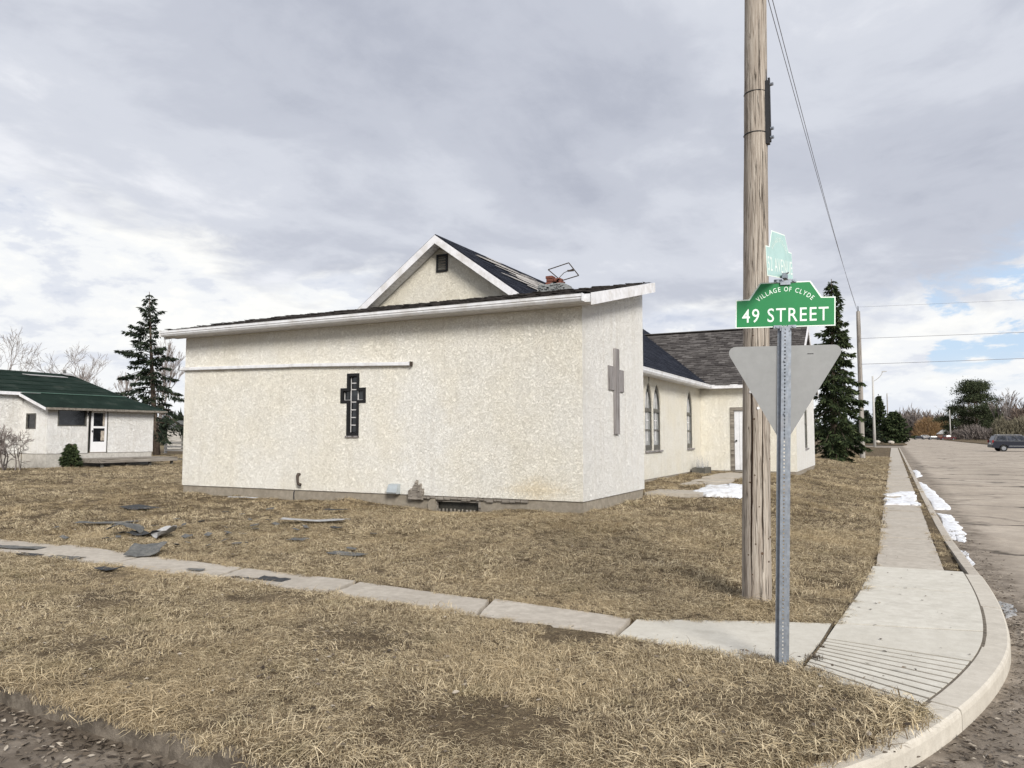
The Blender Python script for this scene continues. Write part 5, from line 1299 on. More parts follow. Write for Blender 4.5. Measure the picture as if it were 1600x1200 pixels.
# bare trees behind the house
bare_tree((-88, 47, 0), 12.6, 'bare spreading tree above the left end of the green roof, leftmost in the photo', 51, .6, depth=6, lean=.05, minr=.014, ang=(.3, .7), start=.31)
bare_tree((-78, 49.5, 0), 11.4, 'bare leaning tree above the green roof, second from the left', 52, .6, depth=6, lean=.25, minr=.014, ang=(.3, .7), start=.31)
desc = ['tall slim bare poplar left of the ragged spruce', 'bare poplar with a straight pale stem over the green ridge', 'slender bare tree close against the ragged spruce', 'small bare tree over the right slope of the green roof', 'bare tree behind the ragged spruce, left of its trunk', 'bare tree low behind the ridge end of the green roof']
for i, (x, y, h) in enumerate(((-83, 60, 10.8), (-80, 63, 12.5), (-76, 65, 10.5), (-73, 63, 9), (-69, 65, 9.5), (-88, 57.5, 9.0))):
    bare_tree((x, y, 0), h, desc[i], 60+i, -.1, depth=6, lean=0, minr=.02, ang=(.18, .42), start=.30, group='bare trees behind the green roofed house')
bare_tree((-47, 41.5, 0), 5.2, 'low forked bare tree under the ragged spruce by the rail fence', 71, .6, m_bark, depth=5, lean=.2, minr=.02, start=.26)
for i, (x, y, h, l) in enumerate(((38, 330, 17, 'tall bare tree right of the tall pine above the hedge'), (43.5, 335, 16, 'bare tree near the right edge of the photo above the hedge'), (35.5, 335, 14, 'slender bare tree just right of the tall pine'))):
    bare_tree((x, y, 0), h, l, 80+i, .15, depth=6, minr=.05, ang=(.2, .45), start=.3)

# masses of twigs: hedge, far woods
def twigmass(name, boxes, n, m, L, Wd, seed, kind=None, label=None, cat=None, up_=1.0, topf=None):
    rs = np.random.default_rng(seed); P = []; 
    for (x0, x1, y0, y1, h) in boxes:
        k = int(n*(abs(x1-x0)+abs(y1-y0))); x = rs.uniform(x0, x1, k); y = rs.uniform(y0, y1, k)
        hh = h*(.72+.28*np.sin(x*.9+y*.31)*np.sin(x*.37+y*.7+1))*(.8+.2*np.sin(x*2.3+y*.9))
        z = hh*rs.random(k)**.75; P.append(np.stack([x, y, z-.2], 1))
    P = np.concatenate(P); D = rs.normal(size=P.shape)*np.array([.45, .45, .25])+np.array([0, 0, up_]); D /= np.linalg.norm(D, axis=1, keepdims=True)
    V, F = leafquads(P, D, L*rs.uniform(.5, 1.4, len(P)), Wd*rs.uniform(.6, 1.4, len(P)), rs)
    o = np_mesh(name, V, F, m); tag(o, label, cat, None, kind); return o
m_twig_brown = M_needle('brown_brush', (0.14, 0.105, 0.085), (0.19, 0.15, 0.125), (0.25, 0.205, 0.17))
hd = twigmass('hedge', [(27, 60, 262, 270, 7.4)], 620, m_twig_hedge, 1.3, .16, 91, None, 'long olive brown leafless hedge across the street behind the dark car', 'hedge')
twigmass('brush', [(22.5, 31, 300, 308, 5.0), (19, 24, 330, 336, 3.2)], 330, m_twig_grey, 1.4, .16, 92, 'stuff')
twigmass('far_woods', [(4, 17, 560, 620, 19), (16, 30, 520, 560, 15), (30, 140, 420, 470, 18), (4, 7, 700, 760, 13)], 95, m_twig_grey, 4.5, .5, 93, 'stuff')
twigmass('far_woods', [(-6, 5, 640, 700, 9), (-200, -7, 500, 560, 10), (-420, -160, 180, 260, 9), (-150, -90, 95, 150, 5)], 40, m_needle_dark, 3.0, .8, 94, 'stuff')
twigmass('far_woods', [(40, 110, 330, 345, 13.5)], 300, m_twig_brown, 3.2, .35, 95, 'stuff')
def willow(loc, w, h, seed, label):
    rs = np.random.default_rng(seed); root = empty('willow_tree', loc); tag(root, label, 'tree')
    m = MB(); m.tube([(0, 0, -.2), (.2, 0, h*.5), (0, 0, h*.8)], [.4, .3, .1], 7); m.build('trunk', m_bark_grey, root)
    n = 3800; a = rs.uniform(0, 6.283, n); u = rs.random(n)**.5; el = rs.random(n)
    P = np.stack([np.cos(a)*u*w*np.sqrt(1-el**2*.75), np.sin(a)*u*w*.8*np.sqrt(1-el**2*.75), .3+el*h*.94*(1-.25*u**2)], 1)
    P += rs.normal(size=(n, 3))*.55; D = np.stack([np.cos(a)*u*.8, np.sin(a)*u*.8, np.full(n, 1.0)], 1)+rs.normal(size=(n, 3))*.3; D /= np.linalg.norm(D, axis=1, keepdims=True)
    V, F = leafquads(P, D, 2.2*rs.uniform(.5, 1.2, n), .2*rs.uniform(.6, 1.3, n), rs); np_mesh('crown', V, F, m_twig_willow, root)
willow((18.3, 500, -.2), 7.8, 11.8, 101, 'orange brown leafless willow at the end of the street')
willow((25.6, 505, -.2), 4.8, 11.0, 102, 'smaller orange willow half hidden beside the distant lamp post')

# house far down the street
fh = empty('distant_house', (22.0, 400, -.2)); tag(fh, 'small distant house with a pale roof and reddish wall beside the far lamp post', 'house')
m = MB(); m.box(-3.6, -3, 0, 3.6, 3, 2.3); m.build('wall', M_simple('reddish_siding', (.28, .17, .13), .8), fh)
m = MB(); m.prism([(-4, -3.5, 2.3), (4, -3.5, 2.3), (1.5, -3.5, 4.4), (-1.5, -3.5, 4.4)], (0, 7, 0)); m.build('roof', m_white, fh)
m = MB(); m.box(-1.2, -3.03, .9, -.2, -3.003, 1.8); m.build('window', m_glass, fh)

# ================================================================== vehicles
m_tyre = M_simple('tyre_rubber', (.02, .02, .02), .8); m_rim = M_simple('wheel_rim', (.25, .26, .28), .4, .5, .6)
m_carglass = M_glass('car_glass', (.012, .014, .018), .05, (.05, .055, .07)); m_lampred = M_simple('tail_lamp', (.25, .01, .01), .3); m_chrome = M_simple('chrome', (.6, .6, .62), .25, .5, .9)
def paint(name, c, r_=.25):
    n = NT(name, .38, .4); n.b.inputs['Coat Weight'].default_value = .15; n.col(c); return n.m
m_navycar = paint('dark_navy_paint', (.006, .008, .018)); m_maroon = paint('maroon_paint', (.075, .012, .014)); m_darkcar = paint('dark_grey_paint', (.03, .032, .04)); m_whitecar = paint('white_paint', (.6, .6, .6))
def car(name, loc, rz, label, pm, kind='suv', L=4.9, Wd=1.92, Hh=1.76):
    o = empty(name, loc, rz); tag(o, label, 'car' if kind != 'pickup' else 'pickup truck')
    hw = Wd/2; rw = .36
    ax = (-L/2+1.0, L/2-.95)
    # body: side profile swept across the width with tucked sides
    if kind == 'pickup': prof = [(-L/2, .45), (-L/2, 1.05), (-.55, 1.08), (L/2-1.5, 1.10), (L/2-.1, 1.0), (L/2, .75), (L/2, .40)]; cab = [(-.60, 1.08), (-.45, 1.78), (.75, 1.80), (1.30, 1.10)]
    elif kind == 'sedan': prof = [(-L/2, .40), (-L/2+.02, .85), (-L/2+.3, .95), (-1.0, .98), (L/2-1.5, .95), (L/2-.15, .78), (L/2, .60), (L/2, .32)]; cab = [(-1.6, .96), (-.95, 1.42), (.45, 1.44), (1.25, .95)]
    else: prof = [(-L/2+.02, .42), (-L/2, .70), (-L/2+.06, 1.08), (-1.4, 1.10), (L/2-1.25, 1.06), (L/2-.2, .92), (L/2-.02, .72), (L/2, .36)]; cab = [(-L/2+.10, 1.09), (-L/2+.34, 1.66), (-1.4, 1.74), (.35, 1.73), (1.30, 1.07)]
    m = MB()
    def arch(poly):
        out = list(poly)
        bot = []
        for a in sorted(ax, reverse=True):
            for k in range(9):
                t = math.pi*k/8; bot.append((a+math.cos(t)*(rw+.06), max(.34, .34+math.sin(t)*(rw+.06))))
        return out+bot
    P = arch(prof); n = len(P); rings = []
    for (yy, ins) in ((-hw, .05), (-hw+.06, 0), (hw-.06, 0), (hw, .05)): rings.append([(x*(1-ins*.06), yy, z+(-.0 if z < .9 else -ins*.5)) for x, z in P])
    for r_ in rings: m.v += r_
    for i in range(3):
        for k in range(n):
            j = (k+1) % n; m.f.append((i*n+k, i*n+j, (i+1)*n+j, (i+1)*n+k)); m.mi.append(0)
    m.f += [tuple(range(n-1, -1, -1)), tuple(3*n+k for k in range(n))]; m.mi += [0, 0]
    body = m.build('body', pm, o, bevel=.0)
    C = cab; m = MB(); nn = len(C); tw = .80
    zmin = C[0][1]-.02; zmax = max(z for x, z in C)
    def yw(z): return hw*(.965-(.965-tw)*(z-zmin)/(zmax-zmin))
    for s_ in (-1, 1): m.v += [(x, s_*yw(z), z) for x, z in C]
    m.f = [(k, (k+1) % nn, nn+(k+1) % nn, nn+k) for k in range(nn)]+[tuple(range(nn-1, -1, -1)), tuple(nn+k for k in range(nn))]; m.mi = [0]*(nn+2)
    m.build('cabin', pm, o)
    # side glass
    zb, zt_ = zmin+.08, zmax-.10
    def xat(z, front):
        e = [(C[0], C[1])] if not front else [(C[-1], C[-2])]
        (x0, z0), (x1, z1) = e[0]; return x0+(x1-x0)*(z-z0)/(z1-z0)
    xa0, xa1, xf0, xf1 = xat(zb, 0)+.12, xat(zt_, 0)+.16, xat(zb, 1)-.14, xat(zt_, 1)-.12
    cuts = [0, .36, .68, 1] if kind == 'suv' else [0, .5, 1]
    for s_ in (-1, 1):
        for c0, c1 in zip(cuts[:-1], cuts[1:]):
            lo0, lo1 = xa0+(xf0-xa0)*c0+.03, xa0+(xf0-xa0)*c1-.03; hi0, hi1 = xa1+(xf1-xa1)*c0+.03, xa1+(xf1-xa1)*c1-.03
            m = MB(); y0 = s_*(yw(zb)+.004); y1 = s_*(yw(zt_)+.004); m.prism([(lo0, y0, zb), (lo1, y0, zb), (hi1, y1, zt_), (hi0, y1, zt_)], (0, s_*.004, 0)); m.build('side_window', m_carglass, o)
    for fr_ in (0, 1):
        x0, x1 = xat(zb, fr_), xat(zt_, fr_); dx = .006 if fr_ else -.006; y0 = yw(zb)-.12; y1 = yw(zt_)-.10
        m = MB(); m.prism([(x0+dx, -y0, zb), (x0+dx, y0, zb), (x1+dx, y1, zt_), (x1+dx, -y1, zt_)], (dx, 0, 0)); m.build('windscreen' if fr_ else 'rear_window', m_carglass, o)
    for s_ in (-1, 1):
        for a in ax:
            w_ = MB(); w_.cyl((a, s_*hw-.11 if s_ > 0 else -hw-.0+.0, .34), rw-.02, .22 if s_ > 0 else .22, 'y', 18); wo = w_.build('wheel', m_tyre, o)
            r_ = MB(); yr = s_*(hw+.002) if s_ < 0 else hw+.112; r_.tube([(a, yr, .34), (a, yr-.02 if s_ < 0 else yr+.012, .34)], [.22, .20], 12); r_.build('rim', m_rim, wo)
        m = MB(); m.box(-L/2-.012, s_*(hw-.10)-.09, .92, -L/2+.10, s_*(hw-.10)+.09, 1.20 if kind == 'suv' else 1.02); m.build('tail_light', m_lampred, o)
        m = MB(); m.box(L/2-.22, s_*(hw-.2)-.16, .70, L/2+.005, s_*(hw-.2)+.16, .84); m.build('headlight', m_chrome, o)
        m = MB(); m.box(xf0-.22, s_*(hw+.01)-.0, zmin+.03, xf0-.08, s_*(hw+.16), zmin+.18); m.build('mirror', pm, o)
        m = MB(); m.box(ax[0]+.5, s_*(hw+.004)-.004, .56, ax[1]-.5, s_*(hw+.004)+.008, .60); m.build('sill_trim', m_chrome, o)
    m = MB(); m.box(-L/2-.05, -hw+.08, .45, -L/2+.02, hw-.08, .66); m.build('rear_bumper', m_black, o)
    if kind == 'suv':
        for s_ in (-1, 1): m = MB(); m.tube([(-1.9, s_*.68, 1.74), (-1.7, s_*.70, 1.80), (.1, s_*.70, 1.80), (.3, s_*.68, 1.74)], .02, 5); m.build('roof_rail', m_chrome, o)
        m = MB(); m.box(-L/2-.008, -.26, .78, -L/2+.03, .26, .92); m.build('number_plate', m_white, o)
    return o
car('parked_car', (11.75, 96.3, -.13), R(9), 'dark navy wagon in front of the hedge, cut by the right edge', m_navycar)
car('parked_pickup', (17.6, 318, -.13), R(20), 'distant maroon pickup left of the far lamp post', m_maroon, 'pickup', 5.6, 1.95, 1.8)
car('parked_car', (14.0, 330, -.13), R(15), 'distant dark sedan parked left of the maroon pickup', m_darkcar, 'sedan')
car('parked_car', (9.5, 345, -.13), R(10), 'leftmost distant dark car at the end of the street', m_navycar, 'sedan')
car('parked_car', (13.0, 372, -.13), R(10), 'distant white vehicle showing behind the dark sedan', m_whitecar, 'suv')
car('parked_car', (19.0, 338, -.13), R(60), 'distant dark car just right of the maroon pickup', m_darkcar, 'suv')

# far traffic island with small signs
isl = MB(); isl.prism([(-1.5, 141, -.12), (1.6, 141, -.12), (2.2, 150, -.12), (1.8, 190, -.12), (-3, 200, -.12)], (0, 0, .14)); tag(isl.build('traffic_island', m_ground), kind='structure')
fs = empty('yield_sign', (.95, 187, .0)); tag(fs, 'small distant sign post at the far corner of the street', 'sign')
m = MB(); m.tube([(0, 0, -.2), (0, 0, 3.0)], .07, 6); m.build('post', m_galv, fs)
m = MB(); m.prism([(-.9, -.05, 2.9), (.9, -.05, 2.9), (.15, -.05, 1.6), (-.15, -.05, 1.6)], (0, .03, 0)); m.build('plate', m_alu, fs)
m = MB(); m.box(-.6, -.05, 2.95, .6, -.02, 3.25); m.build('name_plate', m_galv, fs)
rc = random.Random(77)
lab_r = ['pale boulder on the far corner lawn, leftmost of the row', 'pale boulder on the far corner lawn, second in the row', 'pale boulder on the far corner lawn, third in the row', 'pale boulder on the far corner lawn, nearest the street']
for k in (0, 2):
    m = MB(); n = 8; pts = []
    for j in range(5):
        for i in range(n):
            a = 2*math.pi*i/n; e = math.sin(math.pi*(j+.15)/4.6); pts.append((math.cos(a)*e*rc.uniform(.7, 1)*.6, math.sin(a)*e*rc.uniform(.7, 1)*.7, 0.7*(1-math.cos(math.pi*(j+.15)/4.6))/2*rc.uniform(.85, 1)))
    F_ = [(j*n+i, j*n+(i+1) % n, (j+1)*n+(i+1) % n, (j+1)*n+i) for j in range(4) for i in range(n)]+[tuple(range(n-1, -1, -1)), tuple(4*n+i for i in range(n))]
    m.add(pts, F_); o = m.build('boulder', m_old); o.location = (-2.6+k*1.15, 158-k*5, 0.0); tag(o, lab_r[k], 'boulder', 'boulders on the far corner')

# ================================================================== snow patches
def snow(name, pts, z, th, label, m=m_snow, amp=.05, n=5, flat=True):
    th *= .38 if flat else .7; P = ragged(ragged(pts, amp, n), amp*.15, 3); cx = sum(p[0] for p in P)/len(P); cy = sum(p[1] for p in P)/len(P)
    m_ = MB(); k = len(P)
    zf = (lambda x, y: z) if flat else (lambda x, y: H(x, y)+z)
    for s_, h in ((1.0, -.02), (.985, th*.55), (.9, th)):
        m_.v += [(cx+(x-cx)*s_, cy+(y-cy)*s_, zf(cx+(x-cx)*s_, cy+(y-cy)*s_)+h) for x, y in P]
    for j in range(2): m_.f += [(j*k+i, j*k+(i+1) % k, (j+1)*k+(i+1) % k, (j+1)*k+i) for i in range(k)]
    m_.v.append((cx, cy, zf(cx, cy)+th*1.1)); m_.f += [(2*k+i, 2*k+(i+1) % k, 3*k) for i in range(k)]; m_.mi = [0]*len(m_.f)
    o = m_.build(name, m, smooth=True); tag(o, label, 'snow patch'); return o
snow('snow_patch', [(-.22, 19.5), (.30, 19.7), (.50, 19.6), (.5, 22.0), (.2, 22.4), (-.05, 21.2), (-.22, 21.6)], .012, .03, 'white melting snow lying right across the street sidewalk', amp=.09)
snow('snow_patch', [(-.22, 22.3), (.1, 22.5), (.49, 22.4), (.50, 24.3), (.15, 24.2), (-.1, 23.2), (-.22, 23.0)], .012, .025, 'thin far strip of snow on the street sidewalk behind the bigger one', amp=.07)
snow('snow_patch', [(.80, 14.6), (.98, 14.3), (1.05, 15.2), (1.12, 16.5), (1.06, 17.8), (1.08, 19.0), (.80, 19.4)], -.13, .05, 'near white snow strip in the gutter against the kerb', amp=.05)
snow('snow_patch', [(.80, 20.2), (1.14, 20.3), (1.16, 23), (1.10, 26), (.98, 30), (.80, 32)], -.13, .06, 'long white snow strip in the gutter beyond the near one', amp=.05)
snow('snow_patch', [(.80, 35), (1.02, 36), (1.08, 40), (.95, 43), (.80, 42)], -.13, .05, 'small far snow strip in the gutter', amp=.06)
snow('snow_patch', [(.90, 8.6), (1.02, 8.8), (1.05, 9.3), (.92, 9.5)], -.13, .012, 'thin wet slush smear in the gutter beside the new corner', m_felt_light, amp=.02)
snow('snow_patch', [(.86, 11.6), (.94, 12.0), (.92, 13.2), (.84, 13.4)], -.13, .02, 'small narrow snow remnant in the gutter nearest the new concrete', amp=.02)
snow('snow_patch', [(-3.6, 16.4), (-2.9, 16.3), (-2.5, 17.2), (-2.7, 18.4), (-3.4, 18.8), (-3.95, 18.3), (-4.1, 17.2)], .035, .07, 'rounded white snow patch on the lawn before the church door', amp=.08, flat=False)

# ================================================================== loose roofing scraps
def scrap(name, loc, w, l, rz, m, label, curl=0.0, cat='roofing scrap', lift=.01, twist=0.0, cut=None, group=None):
    """curved sheet with thickness"""
    nu, nv = 8, 5; mb = MB(); rs = random.Random(hash(label) % 1000 if False else int(abs(loc[0]*100)+abs(loc[1]*37)))
    top = []; 
    for j in range(nv+1):
        for i in range(nu+1):
            u = i/nu-.5; v = j/nv-.5
            uu = u + (rs.uniform(-.03, .03) if j in (0, nv) or i in (0, nu) else 0); vv = v + (rs.uniform(-.04, .04) if j in (0, nv) else 0)
            z = lift + curl*(abs(u*2)**2.2)*(1 if u > 0 else .6) + twist*u*v + .035*min(w, .6)*noise.noise(Vector((u*4+loc[0]*3, v*4+loc[1], 1)))+.02*curl/.05*noise.noise(Vector((u*2.2, v*2, loc[0])))
            top.append((uu*w, vv*l, z))
    n = len(top); mb.v = top+[(x, y, z-.006) for x, y, z in top]
    for j in range(nv):
        for i in range(nu):
            a = j*(nu+1)+i; q = (a, a+1, a+nu+2, a+nu+1); mb.f.append(q); mb.f.append(tuple(n+k for k in q[::-1]))
    bd = [i for i in range(nu+1)]+[j*(nu+1)+nu for j in range(1, nv+1)]+[nv*(nu+1)+i for i in range(nu-1, -1, -1)]+[j*(nu+1) for j in range(nv-1, 0, -1)]
    for a, b_ in zip(bd, bd[1:]+bd[:1]): mb.f.append((a, n+a, n+b_, b_))
    mb.mi = [0]*len(mb.f); o = mb.build(name, m); x, y, z = loc; o.location = (x, y, z+H(x, y)); o.rotation_euler = (0, 0, rz); tag(o, label, cat, group); return o
G_ = None
scrap('roofing_scrap', (-8.92, 6.90, .03), .44, .34, R(28), m_felt, 'bent grey shingle sheet lying across the back edge of the sidewalk', .04, lift=.055).rotation_euler[0] = R(20)
scrap('roofing_scrap', (-10.75, 7.95, .05), .50, .36, R(40), m_felt, 'grey shingle piece arched up on the grass, left of the pale curled one', -.12, lift=.15)
scrap('roofing_scrap', (-10.35, 8.02, .05), .55, .30, R(5), m_felt_dark, 'dark crumpled felt between the two curled grey pieces', .07)
scrap('roofing_scrap', (-9.95, 8.03, .05), .36, .30, R(-20), m_felt_light, 'small curled scrap showing its pale underside on the grass', .11, lift=.02).rotation_euler[0] = R(18)
scrap('roofing_scrap', (-12.1, 8.6, .04), 1.0, .26, R(38), m_felt, 'long narrow grey strip lying slantwise in the far left grass', .02)
scrap('roofing_scrap', (-13.2, 10.1, .04), .95, .5, R(-14), m_felt_dark, 'wide dark flat sheet farthest back in the left grass', .03)
scrap('roofing_scrap', (-8.55, 9.75, .06), 1.15, .20, R(12), m_felt_light, 'long pale grey board lying before the church wall', .03)
scrap('roofing_scrap', (-7.85, 8.62, .04), .26, .22, R(10), m_felt, 'small square grey plate in the grass below the pale board', .0)
scrap('roofing_scrap', (-6.4, 7.95, .04), .55, .22, R(-8), m_felt, 'flat faded scrap half sunk in the middle grass', .01)
scrap('roofing_scrap', (-9.05, 10.9, .05), .42, .12, R(20), m_felt_dark, 'short dark stick like scrap nearest the church wall', .01)
scrap('roofing_scrap', (-7.75, 9.35, .05), .22, .10, R(-5), m_felt_dark, 'tiny dark chip right of the pale board', .01)
scrap('roofing_scrap', (-8.15, 5.82, .05), .30, .16, R(10), m_felt_dark, 'small dark scrap in the grass in front of the sidewalk', .02)
scrap('roofing_scrap', (-11.1, 6.5, .018), .85, .20, R(14), m_felt, 'grey strip flat on the leftmost visible sidewalk slab', .0, lift=.006)
scrap('roofing_scrap', (-10.3, 6.2, .018), .40, .14, R(6), m_felt_dark, 'dark strip at the front edge of the left sidewalk', .0, lift=.006)
scrap('roofing_scrap', (-9.65, 6.28, .018), .50, .16, R(6), m_felt, 'grey strip on the sidewalk left of the bent sheet', .0, lift=.006)
scrap('roofing_scrap', (-7.4, 6.40, .018), .22, .10, R(4), m_felt, 'small grey chip on the sidewalk slab left of the black patch', .0, lift=.006)
scrap('roofing_scrap', (-6.15, 6.36, .018), .38, .17, R(2), m_felt_dark, 'near black wide patch on the middle sidewalk slab', .0, lift=.006)
scrap('roofing_scrap', (-6.5, 6.27, .016), .36, .07, R(4), m_felt_dark, 'narrow black tail beside the black patch on the middle slab', .0, lift=.005)
scrap('roofing_scrap', (-12.4, 13.5-1.6, .04), .7, .10, R(10), m_felt_light, 'thin pale strip in the grass near the left church corner', .0)
rq = random.Random(4); cr_ = MB()
for k in range(40):
    px_, py_ = rq.gauss(-9.8, 1.3), rq.gauss(8.6, .9)
    if py_ < 7.2: py_ = 7.5
    cr_.box(-rq.uniform(.03, .08), -rq.uniform(.02, .05), 0, rq.uniform(.03, .08), rq.uniform(.02, .05), .006, Matrix.Translation((px_, py_, H(px_, py_)+.055)) @ Euler((rq.uniform(-.3, .3), rq.uniform(-.3, .3), rq.uniform(0, 3))).to_matrix().to_4x4())
tag(cr_.build('roofing_crumbs', m_felt), kind='stuff')
# weeds growing in the joint of the new concrete
def tuft(loc, n, h, r_, m, label, seed, cat='weed', flat=.5):
    rs = random.Random(seed); mb = MB()
    for k in range(n):
        a = rs.uniform(0, 6.283); q = rs.random()*r_; L_ = h*rs.uniform(.5, 1.3); t = rs.uniform(.2, 1.2)*flat; az = rs.uniform(0, 6.283)
        p = Vector((math.cos(a)*q, math.sin(a)*q, 0)); d = Vector((math.cos(az)*math.sin(t), math.sin(az)*math.sin(t), math.cos(t)))
        s_ = Vector((-math.sin(az), math.cos(az), 0))*.002; p1 = p+d*L_*.5; p2 = p+d*L_+Vector((0, 0, -.3*L_*t))
        mb.add([p-s_, p+s_, p1+s_*.8, p1-s_*.8, p2], [(0, 1, 2, 3), (3, 2, 4)])
    o = mb.build('weed_tuft', m, recalc=False); o.location = loc; tag(o, label, cat); return o
tuft((-.55, 5.93, .0), 160, .05, .07, m_leaf, 'dark weed tuft in the joint of the new concrete at the sign', 5, flat=1.3)
tuft((-.53, 6.25, .0), 60, .04, .03, m_leaf, 'thin sprig in the curved joint of the new concrete', 6, flat=1.2)
mb = MB()
for k in range(14):
    t = k/13; x = -.60+.10*t**.6; y = 5.78+1.25*t; x1 = -.60+.10*((k+1)/13)**.6; y1 = 5.78+1.25*(k+1)/13
    mb.beam((x, y, .008), (x1, y1, .008), .012, .006)
o = mb.build('joint_dirt', m_ground); tag(o, kind='stuff')
# dirt strip between sidewalk and kerb
mb = MB(); n_ = 120
for k in range(n_):
    y0 = 10.5+k*.8; y1 = y0+.8; mb.add([(.505, y0, -.01), (.635, y0, -.01), (.635, y1, -.01), (.505, y1, -.01)], [(0, 1, 2, 3)])
tag(mb.build('dirt_strip', m_ground), kind='structure')
# dirt bank against the avenue kerb and gutter
# ================================================================== dead leaves
def leaves():
    rs = np.random.default_rng(5); P = []; 
    def add(x, y, z): P.append((x, y, z))
    # avenue gutter, along the kerb line on the street side
    pts = _pts
    cum = np.concatenate([[0], np.cumsum(np.hypot(*np.diff(pts, axis=0).T))])
    s0 = np.interp(-9, pts[:14, 0], cum[:14]); 
    ie = int(np.argmin(np.abs(pts[:, 1]-16)+np.abs(pts[:, 0]-.77)*5)); s1 = cum[ie]
    for k in range(6500):
        s = rs.uniform(s0, s1); x = np.interp(s, cum, pts[:, 0]); y = np.interp(s, cum, pts[:, 1]); x2 = np.interp(s+.05, cum, pts[:, 0]); y2 = np.interp(s+.05, cum, pts[:, 1])
        d = np.array([x2-x, y2-y]); d /= np.linalg.norm(d)+1e-9; n = np.array([d[1], -d[0]]); q = .03+abs(rs.normal())*.30
        if y > 7.5: q *= .55
        if y > 8.5 and rs.random() < .6: continue
        add(x+n[0]*q, y+n[1]*q, -.125+rs.random()*.02)
    for k in range(700):
        x = rs.uniform(-9, .1); y = rs.uniform(3.1, 5.9); add(x, y, .045)
    for k in range(700):
        x = rs.uniform(-12, -.6); y = rs.uniform(7.2, 12); add(x, y, H(x, y)+.05)
    for k in range(40): add(rs.uniform(-.4, .6), rs.uniform(5.6, 12), .012)
    P = np.array(P); n = len(P); a = rs.uniform(0, 6.283, n); L = rs.uniform(.010, .024, n); near = P[:, 0] < -1.2; L[near & (P[:, 1] < 3.2)] *= 1.1
    big = rs.random(n) < .05; L[big] *= 1.5
    L = np.where(P[:, 1] > 5, L*.8, L)
    t = rs.normal(size=n)*.2; D = np.stack([np.cos(a), np.sin(a), t*.6], 1); Sd = np.stack([-np.sin(a), np.cos(a), rs.normal(size=n)*.4], 1); Sd /= np.linalg.norm(Sd, axis=1, keepdims=True)
    Wd = (L*rs.uniform(.28, .6, n))[:, None]; Lc = L[:, None]; up = np.array([0, 0, 1.0])[None]*(L*rs.uniform(.05, .35, n))[:, None]
    sp0 = P-D*Lc; sp1 = P-D*Lc*.35+up*.1; sp2 = P+D*Lc*.4; sp3 = P+D*Lc*1.1+up*.5
    l1 = sp1+Sd*Wd*.9+up; l2 = sp2+Sd*Wd*rs.uniform(.5, 1, (n, 1))+up*.8; r1 = sp1-Sd*Wd+up*.7; r2 = sp2-Sd*Wd*rs.uniform(.5, 1, (n, 1))+up*.5
    V = np.stack([sp0, sp1, sp2, sp3, l1, l2, r1, r2], 1).reshape(-1, 3); b8 = (np.arange(n)*8)[:, None]
    tris = np.array([[0, 1, 4], [1, 5, 4], [1, 2, 5], [2, 3, 5], [0, 6, 1], [1, 6, 7], [1, 7, 2], [2, 7, 3]])
    F = (b8[:, None, :]+tris[None]).reshape(-1, 3)
    o = np_mesh('dead_leaves', V, F, m_leaf); tag(o, kind='stuff')
leaves()
# a few pale leaf pieces worth seeing
# ================================================================== grass
def clump(name, seed, n, r_, lmin, lmax, w, bias):
    rs = np.random.default_rng(seed); V = []; F = []
    for k in range(n):
        a = rs.uniform(0, 6.283); q = r_*math.sqrt(rs.random()); x, y = math.cos(a)*q, math.sin(a)*q
        L = rs.uniform(lmin, lmax); az = rs.normal(0, .9)+bias if rs.random() < .7 else rs.uniform(0, 6.283)
        t0 = rs.uniform(.25, .95); dz = math.cos(t0); dh = math.sin(t0); curve = rs.uniform(.7, 2.2)
        d = np.array([math.cos(az)*dh, math.sin(az)*dh, dz]); s = np.array([-math.sin(az), math.cos(az), rs.normal()*.4]); s /= np.linalg.norm(s); s *= w*rs.uniform(.6, 1.3)/2
        p = np.array([x, y, -.012]); b = len(V); seg = 4
        for j in range(seg+1):
            t = j/seg; ww = 1-t**1.8*.92; V += [p-s*ww, p+s*ww]
            p = p+d*L/seg; d = d+np.array([math.cos(az)*.25*curve, math.sin(az)*.25*curve, -.42*curve]); d /= np.linalg.norm(d)
            if p[2] < .004+.006*rs.random(): p[2] = .004+.012*rs.random()
        for j in range(seg): F.append((b+2*j, b+2*j+1, b+2*j+3, b+2*j+2))
    me = bpy.data.meshes.new(name); me.from_pydata([tuple(v) for v in V], [], F); me.materials.append(m_grass); me.update()
    return bpy.data.objects.new(name, me)
gc = bpy.data.collections.new('grass_tuft_kinds')
for i in range(7): gc.objects.link(clump('grass_tuft', 200+i, 46, .090, .035, .085+.014*i, .0036, 0.0))
gc2 = bpy.data.collections.new('coarse_tuft_kinds')
for i in range(5): gc2.objects.link(clump('coarse_tuft', 300+i, 40, .17, .09, .20, .0085, 0.0))

